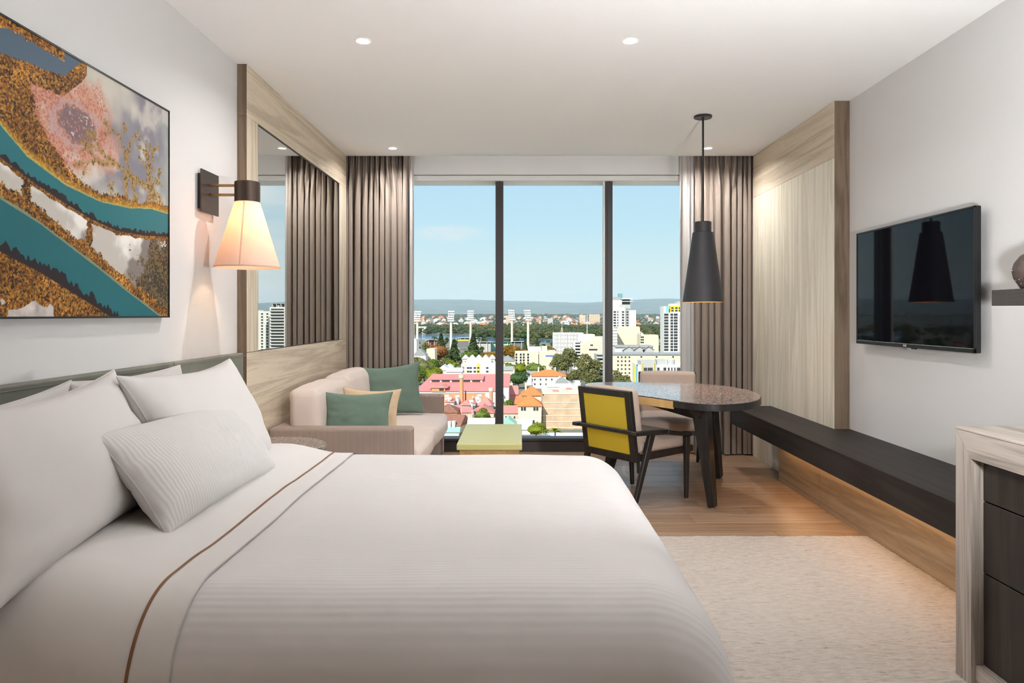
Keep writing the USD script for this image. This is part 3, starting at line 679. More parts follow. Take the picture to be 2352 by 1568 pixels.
# ------------------------------------------------------------------ pendant lamp
PXc, PYc = 1.350, 5.27
pe = Thing('pendant_lamp', 'dark grey conical pendant lamp on a thin rod over the work table', 'pendant lamp', (PXc, PYc, 1.39))
pe.add('canopy', lathe([(0, CEIL - .001), (.064, CEIL - .001), (.065, CEIL - .004), (.065, CEIL - .014), (.062, CEIL - .017), (0, CEIL - .017)], 48, (PXc, PYc, 0)), MAT['black_metal'])
pe.add('rod', tube([(PXc, PYc, CEIL - .016), (PXc, PYc, 2.3), (PXc, PYc, 1.975)], .0075, 14), MAT['black_metal'])
pe.add('cap', lathe([(0, 1.979), (.057, 1.979), (.060, 1.976), (.060, 1.902), (.0, 1.902)], 56, (PXc, PYc, 0)), MAT['pendant_grey'])
pe.add('shade', lathe([(.058, 1.902), (.072, 1.902), (.0745, 1.899), (.147, 1.394), (.147, 1.391), (.1455, 1.391)], 72, (PXc, PYc, 0)), MAT['pendant_grey'])
pe.add('shade_lining', lathe([(.1455, 1.3915), (.0728, 1.895), (0, 1.896)], 72, (PXc, PYc, 0)), MAT['pendant_inside'], label='warm gold inside of the shade')
pe.add('bulb', lathe([(0, 1.66), (.018, 1.664), (.030, 1.685), (.030, 1.70), (.016, 1.745), (.013, 1.78), (0, 1.78)], 24, (PXc, PYc, 0)), MAT['pendant_bulb'])
pe.add('socket', lathe([(0, 1.779), (.017, 1.779), (.02, 1.90), (0, 1.90)], 20, (PXc, PYc, 0)), MAT['black_metal'])

# ------------------------------------------------------------------ wall lamp
def sconce(label, yc):
    cx = -1.416
    t = Thing('wall_lamp', label, 'wall lamp', (cx, yc, 1.54), group='bedside wall lamps')
    t.add('back_plate', bx(-1.616, -1.608, yc - .104, yc + .104, 1.824, 2.041, .0012), MAT['bronze'], smooth=False)
    t.add('wall_box', bx(XL, -1.615, yc - .085, yc + .085, 1.843, 2.022, .002), MAT['black_metal'], smooth=False)
    for z in (1.972, 1.923):
        t.add('arm', beam((-1.609, yc, z), (cx - .06, yc, z), (.016, .013), bev=.002), MAT['brass'] if 'brass' in MAT else plain('brass', (.42, .26, .12), .35, .5, metal=.85), smooth=False)
    t.add('collar', lathe([(.0, 1.990), (.0605, 1.990), (.0635, 1.987), (.0635, 1.884), (.0615, 1.884), (.0615, 1.986), (0, 1.986)], 56, (cx, yc, 0)), MAT['bronze'])
    t.add('shade', lathe([(.0605, 1.893), (.1640, 1.546), (.1634, 1.545), (.0598, 1.893)], 80, (cx, yc, 0)), MAT['shade_cloth'])
    t.add('hem', lathe([(.1645, 1.549), (.1652, 1.543), (.1636, 1.542), (.1632, 1.549), (.1645, 1.549)], 80, (cx, yc, 0)), MAT['shade_seam'])
    p = []
    for z, r in ((1.893, .0608), (1.546, .1644)):
        for a in (-.055, .055):
            an = -PI / 2 + .13 + a * (.062 / r); p += [(cx + (r + .0004) * math.cos(an), yc + (r + .0004) * math.sin(an), z)]
    t.add('shade_seam', (np.array(p), np.array([[0, 1, 3], [0, 3, 2]])), MAT['shade_seam'], smooth=False)
    t.add('socket', lathe([(0, 1.85), (.019, 1.85), (.019, 1.985), (0, 1.985)], 20, (cx, yc, 0)), MAT['black_metal'])
    t.add('bulb', lathe([(0, 1.765), (.016, 1.768), (.027, 1.785), (.027, 1.80), (.015, 1.835), (.014, 1.850), (0, 1.850)], 24, (cx, yc, 0)), MAT['bulb'])
sconce('bronze wall lamp with a white fabric cone shade right of the picture', 3.745)
sconce('bronze wall lamp on the near side of the bed, outside the photo', .62)

# ------------------------------------------------------------------ television
TX = 2.183
tv = Thing('television', 'black flat screen television on the right wall with a thin bezel', 'television', (TX, 4.05, 1.1))
Y0, Y1, Z0, Z1 = 3.442, 4.651, 1.1135, 1.823
tv.add('casing', join([bx(TX + .006, TX + .034, Y0, Y1, Z0, Z1, .004), bx(TX + .034, TX + .055, Y0 + .18, Y1 - .18, Z0 + .06, Z1 - .22, .008)]), MAT['tv_black'], smooth=False)
b = .011
tv.add('bezel', join([bx(TX, TX + .010, Y0, Y0 + b, Z0, Z1, .002), bx(TX, TX + .010, Y1 - b, Y1, Z0, Z1, .002), bx(TX, TX + .010, Y0, Y1, Z1 - b, Z1, .002), bx(TX, TX + .010, Y0, Y1, Z0, Z0 + .022, .002)]), MAT['tv_black'], smooth=False)
tv.add('screen', bx(TX + .0035, TX + .0062, Y0 + b - .001, Y1 - b + .001, Z0 + .0215, Z1 - b + .001), MAT['tv_screen'], smooth=False)
tv.add('trim_line', bx(TX + .0005, TX + .003, Y0 + b, Y1 - b, Z0 + .0205, Z0 + .0225), MAT['silver'], smooth=False)
lm = text_mesh('LG', .0105, .0012, bold=True)
Mx = np.array([[0, 0, -1.0], [-1.0, 0, 0], [0, 1.0, 0]])
ring = trimesh.creation.annulus(.0045, .0058, .0012, sections=28); dot = trimesh.creation.cylinder(.0014, .0012, sections=12)
logo = [xf((np.array(lm.vertices), np.array(lm.faces)), Mx, (TX - .0004, 4.066, Z0 + .0055)), xf((np.array(ring.vertices), np.array(ring.faces)), Mx, (TX - .0004, 4.075, Z0 + .0108)), xf((np.array(dot.vertices), np.array(dot.faces)), Mx, (TX - .0004, 4.0765, Z0 + .0122))]
tv.add('maker_mark', logo, plain('mark_white', (.85, .85, .85), .4), smooth=False, label='small white maker mark on the lower bezel')
tv.add('sensor', bx(TX + .006, TX + .016, 4.02, 4.055, Z0 - .010, Z0 + .001, .002), MAT['silver'], smooth=False, label='small pale sensor under the screen')
tv.add('button', bx(TX + .006, TX + .016, 3.965, 4.015, Z0 - .006, Z0 + .001, .002), MAT['tv_black'], smooth=False)
tv.add('wall_bracket', bx(TX + .054, XR - .002, 3.80, 4.30, 1.36, 1.56, .003), MAT['black_metal'], smooth=False)

# ------------------------------------------------------------------ shelf with vase, minibar cabinet
sf = Thing('wall_shelf', 'dark timber wall shelf at the right edge under the vase', 'shelf', (2.1, 2.4, 1.34))
sf.add('board', bx(1.980, XR, 1.55, 3.010, 1.3365, 1.402, .0015), MAT['shelf_wood'], smooth=False)
vz = Thing('vase', 'squat dark brown vase with small white dots on the wall shelf', 'vase', (2.112, 2.905, 1.402))
R = lambda prof: [(r, 1.4025 + z) for r, z in prof]
vprof = [(0, 0), (.062, 0), (.070, .004), (.094, .045), (.100, .075), (.092, .108), (.070, .138), (.040, .156), (.024, .163), (.021, .172), (.021, .195), (.024, .199), (.019, .199), (.017, .165), (0, .16)]
s = np.linspace(0, 1, 60); pr = np.array(vprof); L = np.r_[0, np.cumsum(np.hypot(*np.diff(pr, axis=0).T))]; L /= L[-1]
vz.add('body', lathe(R(list(zip(np.interp(s, L, pr[:, 0]), np.interp(s, L, pr[:, 1])))), 56, (2.112, 2.905, 0)), plain('vase_brown', (.085, .060, .052), .45, .4, var=.25, vscale=14), smooth=40)
dots = []
for k in range(70):
    a = RNG.uniform(0, 2 * PI); i = RNG.uniform(.16, .48); r = np.interp(i, L, pr[:, 0]); z = np.interp(i, L, pr[:, 1])
    ic = trimesh.creation.icosphere(1, RNG.uniform(.0010, .0018)); dots.append(xf((ic.vertices, ic.faces), None, (2.112 + r * math.cos(a), 2.905 + r * math.sin(a), 1.4025 + z)))
vz.add('dots', dots, plain('dot_white', (.75, .72, .68), .5), kind='stuff', label='small raised white dots')
cb = Thing('minibar_cabinet', 'tall cabinet with a pale grained waterfall frame and dark drawers at the right edge', 'cabinet', (1.9, 2.0, 0))
FX, CY, CZ, CY0 = 1.573, 2.587, .899, 1.15
def side_cut(poly, x0, x1):
    v, f = prism(poly, 0, x1 - x0); return np.stack([v[:, 2] + x0, v[:, 0], v[:, 1]], 1), f
cb.add('end_panel', side_cut([(2.500, 0), (CY, 0), (CY, CZ - .0105), (2.500, CZ - .1012)], FX, XR), MAT['cabinet_v'], smooth=False)
cb.add('end_panel', side_cut([(CY0, 0), (CY0 + .087, 0), (CY0 + .087, CZ - .1012), (CY0, CZ - .0105)], FX, XR), MAT['cabinet_v'], smooth=False)
cb.add('top_frame', side_cut([(CY0 + .0875, CZ - .101), (2.4995, CZ - .101), (CY - .001, CZ - .010), (CY0 + .001, CZ - .010)], FX, XR), MAT['cabinet_h'], smooth=False)
cb.add('top_board', bx(FX - .001, XR, CY0 - .001, CY + .001, CZ - .009, CZ, .0015), MAT['cabinet_h'], smooth=False)
cb.add('base_rail', bx(FX + .015, FX + .10, CY0 + .088, 2.499, 0, .080, .0015), MAT['cabinet_h'], smooth=False)
cb.add('carcass', bx(FX + .065, XR, CY0 + .088, 2.499, .081, CZ - .103), MAT['black_wood'], smooth=False)
zs = [.083, .4020, .6515, .796]
for z0, z1 in zip(zs[:-1], zs[1:]):
    cb.add('drawer', bx(FX + .042, FX + .064, CY0 + .089, 2.498, z0 + .0025, z1 - .0025, .0015), MAT['drawer_wood'], smooth=False)

# ------------------------------------------------------------------ unseen lamp added between bed and cabinet as fill light: a tilting bowl
tx, ty = 1.12, 1.18
t = Thing('added_fill_lamp', 'added fill light on a stand between bed and cabinet, outside the photo', 'added fill lamp', (tx, ty, 0))
t.add('foot', lathe([(0, .0125), (.14, .0125), (.145, .02), (.14, .03), (0, .032)], 40, (tx, ty, 0)), MAT['bronze'])
t.add('stem', lathe([(0, .03), (.012, .03), (.012, 1.20), (0, 1.20)], 20, (tx, ty, 0)), MAT['bronze'])
F = rot('z', math.atan2(.99, -.08)) @ rot('y', math.radians(46))        # the bowl is tipped towards the window end of the ceiling
def tip(prof, n): return xf(lathe(prof, n), F, (tx, ty, 1.22))
t.add('bowl', tip([(0, -.025), (.05, -.02), (.11, .01), (.150, .07), (.147, .07), (.108, .015), (.05, -.01), (0, -.01)], 48), MAT['bronze'])
t.add('bulb', tip([(0, .035), (.105, .035), (.105, .044), (0, .046)], 40), MAT['fill_glow'])
# ------------------------------------------------------------------ picture: an aerial view of a tidal river, printed on canvas
AX, AY0, AY1, AZ0, AZ1 = -1.602, 1.72, 3.296, 1.286, 2.233
pic = Thing('wall_picture', 'large thin black framed print of teal river channels and orange banks above the headboard', 'picture', (AX, 2.5, AZ0))
e = .007
pic.add('frame', join([bx(XL, AX, AY0, AY0 + e, AZ0, AZ1), bx(XL, AX, AY1 - e, AY1, AZ0, AZ1), bx(XL, AX, AY0, AY1, AZ0, AZ0 + e), bx(XL, AX, AY0, AY1, AZ1 - e, AZ1)]), MAT['tv_black'], smooth=False)
NA, NB = 460, 480
def paint(y, z):
    """colour of the print; s runs 0..1 over the part right of y=2.215, t 0..1 upward"""
    s = (y - 2.215) / (3.296 - 2.215); t = (z - AZ0) / (AZ1 - AZ0)
    P = lambda k, sc, o=4: fbm(np.stack([s * sc, t * sc * .88, 0 * s + k], -1), o, k)
    n1, n2, n3 = P(1, 6, 5) - .5, P(2, 26, 4) - .5, P(3, 150, 2) - .5
    wob = .020 * n1 + .016 * n2 + .012 * n3
    lin = lambda *p: np.interp(s + .0 * t, [q[0] for q in p], [q[1] for q in p])
    mixc = lambda a, b, f: a * (1 - f[..., None]) + np.array(b) * f[..., None]
    sm = lambda a, b, x: np.clip((x - a) / (b - a), 0, 1) ** 2 * (3 - 2 * np.clip((x - a) / (b - a), 0, 1))
    # curves of the banks (t as a function of s), read from top to bottom
    up_in = lin((-.5, .64), (0, .640), (.12, .56), (.30, .500), (.50, .470), (.70, .478), (.85, .500), (1.0, .500))     # lower edge of the upper lagoon's tree belt
    ch_lo = lin((-.5, .60), (0, .535), (.15, .480), (.30, .435), (.45, .395), (.60, .372), (.80, .375), (1.0, .395))      # lower bank of the broad channel
    isl_lo = lin((-.5, .52), (0, .405), (.18, .345), (.34, .275), (.50, .205), (.66, .130), (.82, .060), (1.0, -.02))     # lower side of the pale island
    ch2_lo = lin((-.5, .36), (0, .235), (.18, .175), (.34, .110), (.50, .045), (.60, .0), (1, -.2))                        # lower bank of the second channel
    x0 = lin((-.5, .80), (0, .865), (.12, .885), (.22, .893), (.30, .905), (.5, 1.1), (1, 1.4))                            # upper channel in the corner
    # open ground: cloudy pale flats
    cream, grey, teal = np.array([.56, .53, .46]), np.array([.36, .34, .35]), np.array([.020, .155, .180])
    base = mixc(np.broadcast_to(cream, s.shape + (3,)).copy(), (.22, .21, .25), sm(.46, .72, P(5, 3.4) + .22 * (t - .75) + .25 * (s - .6)))
    base = mixc(base, (.66, .62, .55), sm(.50, .68, P(6, 7)) * .6)
    base = mixc(base, (.42, .47, .40), sm(.50, .72, P(16, 4)) * .4)
    # salmon flats with a violet heart
    ds = np.hypot((s - .30) / .32, (t - .735) / .22) + .55 * n1 + .5 * n2
    base = mixc(base, (.56, .255, .175), sm(1.10, .72, ds) * sm(-.42, .12, n2 + .5 * n3 + .10) * .95)
    base = mixc(base, (.36, .13, .09), sm(.95, .7, ds) * sm(.02, .16, n3 + .4 * n2) * .8)
    dv_ = np.hypot((s - .365) / .13, (t - .735) / .085) + .9 * n2 + .3 * n1
    base = mixc(base, (.20, .125, .135), sm(1.0, .6, dv_) * sm(-.3, .05, n3 + .4 * n2 + .1)); base = mixc(base, (.45, .33, .34), sm(1.25, 1.0, dv_) * sm(.9, 1.0, dv_) * .8)
    # branching creeks fringed with trees
    def branch(pts, w):
        d = np.full(s.shape, 9.0)
        for (a0, b0), (a1, b1) in zip(pts[:-1], pts[1:]):
            px, py = s + .025 * n1 + .014 * n2 - a0, (t + .02 * P(8, 9) - .010 - b0); dx, dy = a1 - a0, b1 - b0
            h = np.clip((px * dx + py * dy) / (dx * dx + dy * dy), 0, 1); d = np.minimum(d, np.hypot(px - h * dx, py - h * dy) - w)
        return d
    rb = np.random.default_rng(77); br = []
    def grow(x, y, ang, ln, w, depth):
        pts = [(x, y)]
        for _ in range(3):
            ang += rb.normal() * .22; x += ln / 3 * math.cos(ang); y += ln / 3 * math.sin(ang); pts.append((x, y))
        br.append((pts, w))
        if depth:
            for sgn in (-1, 1):
                if rb.uniform() < .88: grow(x, y, ang + sgn * rb.uniform(.25, .75), ln * rb.uniform(.55, .85), w * .66, depth - 1)
    for x, an, ln, w, dp in ((.74, 1.75, .14, .008, 4), (.80, 1.35, .12, .007, 3), (.86, 1.5, .10, .006, 3), (.66, 1.9, .06, .007, 2), (.94, 1.65, .12, .008, 2), (.58, 1.8, .045, .006, 1), (.70, 1.3, .05, .006, 1), (.90, 1.3, .06, .006, 1)):
        grow(x, .487, an, ln, w, dp)
    bd_ = np.minimum.reduce([branch(p, w) for p, w in br])
    lite = np.array([.40, .25, .075]) * (.45 + .9 * (n3 + .5))[..., None]
    kk = sm(.010, -.001, bd_ + .030 * n3 + .012 * n2); base = base * (1 - kk[..., None]) + lite * kk[..., None]
    base = mixc(base, (.055, .04, .03), sm(.0, -.004, bd_ + .06 * n3 + .006) * .5)
    rust, org = np.array([.215, .080, .016]), np.array([.44, .205, .035])
    mixr = sm(-.22, .28, n3 + .6 * n2)[..., None]
    tree = (rust * (1 - mixr) + org * mixr) * (.55 + .9 * sm(-.3, .3, P(21, 210, 1) - .5))[..., None]
    tree = np.where((P(22, 170, 2) < .36)[..., None], np.array([.035, .020, .012]), tree)
    tree = tree * (.72 + .5 * sm(.3, .7, P(23, 8, 3)))[..., None]
    spk = sm(-.10, .16, n3 + .5 * n2)
    # tree belt round the upper lagoon: wide at the left, thin at the lower right
    belt = lin((-.5, .30), (0, .270), (.10, .250), (.22, .135), (.36, .070), (.55, .042), (1, .030))
    k = sm(belt * 1.0, belt * .72, t - up_in + wob * 2.2) * (s < 2)
    left = sm(.26, .04, s + .10 * (t - .75) + .15 * n1 + .06 * n3)
    rim = sm(.055, .02, (x0 - .035) - t + wob) 
    base = np.where(k[..., None] > .5, tree, base); base = np.where((left * (t > .5))[..., None] > .55, tree, base); base = np.where(((rim > .5) & (s < .42))[..., None], tree, base)
    gold = sm(.034, .008, t - up_in + wob); base = mixc(base, (.60, .32, .035), gold * (.35 + .55 * spk)); base = mixc(base, (.30, .42, .20), sm(.006, .001, np.abs(t - up_in + wob * .3 - .002)) * .7)
    # upper corner channel
    cw = sm(-.004, .004, t - x0 + wob * .5); base = mixc(base, (.085, .13, .18), cw)
    top = sm(-.004, .01, t - (x0 + .085 - .10 * np.maximum(s, 0)) + wob * 1.5); base = np.where((top > .5)[..., None] & (s < .30)[..., None], tree, base)
    # broad teal channel
    water = teal * (1 + .35 * (P(9, 2.5) - .5))[..., None]
    dk = np.array([.022, .016, .020])
    in1 = (t < up_in + wob * .3) & (t > ch_lo)
    base = np.where((t < up_in + wob * .3)[..., None], water, base)
    # dark ragged trees standing on the lower bank
    teeth = .018 * (noise(np.stack([s * 95, 0 * s, 0 * s], -1), 4)) + .010 * (noise(np.stack([s * 40, 0 * s, 0 * s], -1), 6))
    bank = t < ch_lo + teeth
    island = np.broadcast_to(np.array([.50, .47, .43]), s.shape + (3,)).copy(); island = mixc(island, (.80, .77, .73), sm(.46, .66, P(11, 6, 5) + .9 * (t - (ch_lo + isl_lo) / 2))); island = mixc(island, (.22, .19, .18), sm(.50, .66, P(12, 7, 5) + .25 * (s - .55) - .35 * (t - (ch_lo + isl_lo) / 2)))
    for c0 in (.12, .43):
        island = np.where((np.abs(s - c0 + .03 * n1 + .05 * (t - .4)) < .016 + .02 * n2 + .02 * n3)[..., None], tree * .8, island)
    ir = sm(.62, .9, s + .8 * (.20 - t) + .35 * n2 + .2 * n3); island = np.where(ir[..., None] > .5, np.where(spk[..., None] > .5, np.array([.16, .115, .055]), np.array([.045, .034, .022])), island)
    island = np.where(((t > ch_lo - .020 + .02 * n2))[..., None], tree * .9, island)
    island = np.where(((t < isl_lo + .045 + wob * 2))[..., None], tree * 1.05, island)
    island = np.where((t > ch_lo - .004)[..., None], dk, island)
    base = np.where(bank[..., None], island, base)
    # second channel and the near bank
    base = np.where((t < isl_lo + wob * .5)[..., None], water * .82, base); g2 = (t < isl_lo + wob * .5) & (t > isl_lo - .010); base = np.where(g2[..., None], np.array([.20, .24, .15]), base)
    near = t < ch2_lo + teeth * 1.6
    nb = np.where((sm(.5, .62, P(13, 5, 5) + .9 * (ch2_lo - .10 - t))[..., None] > .5), np.clip(island[...] * 0 + np.array([.50, .45, .42]) * (.6 + P(14, 30))[..., None], 0, 1), tree * .85)
    nb = np.where((t > ch2_lo - .012)[..., None], dk, nb)
    base = np.where(near[..., None], nb, base)
    return np.clip(base, .004, .9)
def canvas(a, b):
    a = np.where(a < .04, a * 7.5, .30 + (a - .04) * .70 / .96)      # finer where the wall is in view
    return np.stack([0 * a + AX - .004, AY0 + e + a * (AY1 - AY0 - 2 * e), AZ0 + e + b * (AZ1 - AZ0 - 2 * e)], -1)
cv, cf = grid(NA, NB, canvas)
pic.add('print', (cv, cf), MAT['paint'], smooth=False, color=paint(cv[:, 1], cv[:, 2]), label='printed canvas with teal channels, orange banks and pale flats')
pic.add('backing', bx(XL + .004, AX - .006, AY0 + e, AY1 - e, AZ0 + e, AZ1 - e), MAT['tv_black'], smooth=False)
# ------------------------------------------------------------------ the city beyond the glass: true distances, ground 46 m below the eye
GZ = -45.0
def ux(u, D): return (u - 1192) / FPX * D
def vz_(v, D): return EYE - (v - 722) / FPX * D
plain('render_white', (.66, .645, .60), .8, .2, var=.05, vscale=.15)
plain('render_cream', (.66, .56, .43), .8, .2, var=.05, vscale=.15)
plain('render_pink', (.66, .52, .42), .8, .2, var=.05, vscale=.15)
plain('sandstone', (.52, .38, .26), .85, .2, var=.16, vscale=.35)
plain('brick_orange', (.66, .30, .16), .85, .2, var=.10, vscale=.5)
plain('wall_grey', (.42, .42, .41), .8, .2, var=.05, vscale=.2)
plain('wall_dark', (.16, .16, .165), .7, .3)
plain('tile_orange', (.68, .20, .065), .8, .2, var=.14, vscale=.9)
plain('tile_brown', (.26, .12, .085), .8, .2, var=.16, vscale=.9)
plain('metal_red', (.60, .215, .185), .6, .3, var=.05, vscale=.2)
plain('roof_white', (.62, .62, .60), .6, .3, var=.04, vscale=.2)
plain('roof_green', (.30, .50, .42), .6, .3, var=.05)
plain('roof_grey', (.30, .31, .31), .7, .3, var=.08, vscale=.3)
plain('far_glass', (.045, .05, .055), .25, .5)
plain('far_teal', (.16, .34, .34), .3, .5)
plain('paint_yellow', (.80, .55, .08), .6, .3)
plain('paint_cyan', (.20, .50, .62), .6, .3)
plain('sign_blue', (.12, .20, .55), .5, .3)
plain('pole_cream', (.74, .66, .50), .7, .3)
plain('lamp_panel', (.80, .80, .76), .5, .4)
plain('river_water', (.075, .16, .27), .12, .5)
plain('town_ground', (.20, .20, .155), .95, .1, var=.35, vscale=.03)
plain('bush_hill', (.125, .145, .105), .95, .1, var=.30, vscale=.0022)
plain('bark', (.20, .15, .11), .9, .1)
plain('bark_pale', (.62, .55, .47), .9, .1)
def leaf(name, a, b):
    MAT[name] = usdkit.material(stage, '/World/Looks/' + name, {"g": ("geometry", {}), "r": ("rgb_ramp", {"ramp": [(0, a), (1, b)]}), "d": ("diffuse_bsdf", {}), "t": ("translucent_bsdf", {}), "m": ("mix_closure", {"fac": .22})},
        [("g.random_per_island", "r.fac"), ("r.color", "d.color"), ("r.color", "t.color"), ("d.BSDF", "m.closure1"), ("t.BSDF", "m.closure2")], surface="m.closure")
leaf('leaf_green', (.15, .20, .045), (.38, .43, .11)); leaf('leaf_dark', (.06, .11, .04), (.19, .28, .10)); leaf('leaf_olive', (.18, .18, .075), (.42, .37, .17))
leaf('leaf_amber', (.26, .145, .030), (.55, .33, .07)); leaf('leaf_rust', (.26, .115, .045), (.50, .26, .11)); leaf('leaf_lime', (.20, .235, .030), (.42, .42, .075)); leaf('leaf_pine', (.085, .12, .055), (.24, .27, .12)); leaf('leaf_far', (.11, .13, .055), (.29, .29, .12))

# ground, river, hills, haze
struct('ground', join([bx(-9000, 9000, 120, 14000, GZ - 2, GZ), grid(2, 60, lambda a, b: np.stack([-9000 + 18000 * a, 2300 + 9000 * b, GZ + .02 + 26 * np.clip((9000 * b) / 2300, 0, 1) ** 2 * (3 - 2 * np.clip((9000 * b) / 2300, 0, 1))], -1))]), MAT['town_ground'])
rv = []
up = [(300, 766), (900, 768), (1080, 769.5), (1140, 779), (1300, 781), (1420, 783)]; dn = [(1420, 789), (1300, 787.5), (1140, 785.5), (1085, 780), (900, 781), (300, 781)]
rv = [(ux(u, 76395 / (v - 722)), 76395 / (v - 722)) for u, v in up + dn]
single('river', prism(rv, GZ, GZ + .3), MAT['river_water'], kind='structure', smooth=False)
def hills(a, b):
    u = -700 + a * 3300; D = 9000 + b * 3500
    ridge = np.interp(u, [-700, 500, 945, 1075, 1140, 1200, 1290, 1340, 1385, 1430, 1480, 1540, 1700, 1800, 2600], [690, 686, 688, 687, 690.5, 691, 693, 695, 693, 690, 687, 685.5, 690, 697, 705])
    ridge = ridge + 2.4 * (fbm(np.stack([u / 60, 0 * u, 0 * u], -1), 4, 3) - .5)
    top = EYE - (ridge - 722) / FPX * 12500
    prof = np.clip(b, 0, 1) ** .8
    z = GZ - 3 + (top - GZ + 3) * prof * (.86 + .28 * (fbm(np.stack([u / 55, b * 5, 0 * u], -1), 4, 5) - .5) * (1 - b) + .14 * b)
    return np.stack([(u - 1192) / FPX * D, D, z], -1)
hv, hf = grid(330, 40, hills)
hill = Thing('hills', 'long low blue bush covered range of hills along the horizon', 'hills', (0, 9000, GZ), kind='structure')
hill.add('slope', (hv, hf), MAT['bush_hill'], smooth=True)
MAT['haze'] = usdkit.material(stage, '/World/Looks/haze', {"v": ("principled_volume", {"color": (.74, .90, 1.0), "density": 6.2e-5, "anisotropy": 0.0})}, [], volume="v.volume")
hz = single('haze', bx(-9000, 9000, 1140, 13500, GZ - .5, 330), MAT['haze'], 'thin blue haze over the distant plain and hills', 'haze', kind='stuff', smooth=False)

# ---- kits
def gz(D): return GZ + 26 * (lambda s_: s_ * s_ * (3 - 2 * s_))(min(max((D - 2300) / 2300, 0), 1))     # the far bank rises gently
def local_thing(name, label, cat, x, D, rz=0.0, group=None, z=GZ):
    return Thing(name, label, cat, (x, D, z), rz, group=group, local=True)
def panes(w, rows, cols, x0, x1, z0, z1, pw, ph, y=0.0, out=.08):
    ms = []
    for i in range(cols):
        for j in range(rows):
            x = x0 + (i + .5) * (x1 - x0) / cols; z = z0 + (j + .5) * (z1 - z0) / rows
            ms.append(bx(x - pw / 2, x + pw / 2, y - out, y + .05, z - ph / 2, z + ph / 2))
    return ms
def side_panes(rows, cols, y0, y1, z0, z1, pw, ph, x, out=.08):
    ms = []
    for i in range(cols):
        for j in range(rows):
            y = y0 + (i + .5) * (y1 - y0) / cols; z = z0 + (j + .5) * (z1 - z0) / rows
            ms.append(bx(x - out, x + out, y - pw / 2, y + pw / 2, z - ph / 2, z + ph / 2))
    return ms
def gable(w, d, z0, z1, over=.4, along='x'):
    x, y0, y1 = w / 2 + over, -over, d + over
    if along == 'x': p = [(-x, y0, z0), (x, y0, z0), (-x, y1, z0), (x, y1, z0), (-x, d / 2, z1), (x, d / 2, z1)]
    else: p = [(-x, y0, z0), (x, y0, z0), (-x, y1, z0), (x, y1, z0), (0, y0, z1), (0, y1, z1)]
    return hull(p + [(q[0], q[1], z0 - .25) for q in p[:4]])
def hip(w, d, z0, z1, over=.5):
    x, y0, y1 = w / 2 + over, -over, d + over; r = max(w / 2 - d / 2, .3)
    return hull([(-x, y0, z0), (x, y0, z0), (-x, y1, z0), (x, y1, z0), (-x, y0, z0 - .3), (x, y0, z0 - .3), (-x, y1, z0 - .3), (x, y1, z0 - .3), (-r, d / 2, z1), (r, d / 2, z1)])
BUILT = []
def house(label, u0, u1, v_eave, v_ridge, D, depth, wall, roof, kind='hip', rz=0.0, name='house', win=None, cat='house', group=None, chim=0):
    w = (u1 - u0) / FPX * D; x = ux((u0 + u1) / 2, D); h = vz_(v_eave, D) - GZ; hr = h + (v_eave - v_ridge) / FPX * D
    t = local_thing(name, label, cat, x, D, rz, group)
    t.add('wall', bx(-w / 2, w / 2, 0, depth, 0, h), MAT[wall], smooth=False); BUILT.append((x, w, D, depth))
    t.add('roof', hip(w, depth, h, hr) if kind == 'hip' else gable(w, depth, h, hr, along=kind[-1]), MAT[roof], smooth=False)
    if win:
        rows, cols, pw, ph, z0, z1 = win
        t.add('window_row', join(panes(w, rows, cols, -w / 2, w / 2, z0 * h, z1 * h, pw, ph)), MAT['far_glass'], smooth=False)
    for k in range(chim):
        cx = (-.3 + .5 * k) * w; t.add('chimney', bx(cx - .45, cx + .45, depth * .5, depth * .5 + .9, h, hr + 1.6), MAT[wall], smooth=False)
    return t, w, h, hr
def block(name, label, u0, u1, vt, D, depth, wall, rz=0.0, cat='building', group=None, parapet=True):
    w = (u1 - u0) / FPX * D; h = vz_(vt, D) - GZ
    t = local_thing(name, label, cat, ux((u0 + u1) / 2, D), D, rz, group)
    t.w, t.h, t.d, t.D, t.u0 = w, h, depth, D, u0; BUILT.append((ux((u0 + u1) / 2, D), w, D, depth))
    m = [bx(-w / 2, w / 2, 0, depth, 0, h - .7)]
    if parapet: m += [bx(-w / 2, w / 2, 0, .35, h - .7, h), bx(-w / 2, w / 2, depth - .35, depth, h - .7, h), bx(-w / 2, -w / 2 + .35, 0, depth, h - .7, h), bx(w / 2 - .35, w / 2, 0, depth, h - .7, h)]
    else: m += [bx(-w / 2, w / 2, 0, depth, h - .7, h)]
    t.add('wall', join(m), MAT[wall], smooth=False)
    return t
def lx(t, u): return ux(u, t.D) - t.loc[0]           # photo column -> the block's own x
def lz(t, v): return vz_(v, t.D) - GZ

# ---- nearest row
t = block('brick_warehouse', 'blank sandstone wall of a flat roofed block with pale bands, behind the yellow backed chair', 1247, 1356, 904, 290, 23, 'sandstone')
for z in (t.h - .02, *[lz(t, v) for v in (924, 939, 954, 968, 982)]):
    t.add('concrete_band', bx(-t.w / 2 - .08, t.w / 2 + .08, -.10, 23.1, z - .16, z + .16), MAT['render_cream'], smooth=False)
for k in range(9):
    cx, cy, s = -t.w / 2 + 1.5 + k * 2.0, 5 + (k * 7 % 13), .7 + .25 * (k % 3)
    t.add('roof_unit', bx(cx - s, cx + s, cy, cy + 1.6, t.h - .7, t.h - .7 + s * 1.3, .05), MAT[('roof_white', 'wall_grey', 'metal_red')[k % 3]], smooth=False)
t, w, h, hr = house('cream two storey house with an orange hipped roof beside the sandstone wall', 1190, 1243, 931, 910, 286, 11, 'render_cream', 'tile_orange', win=None)
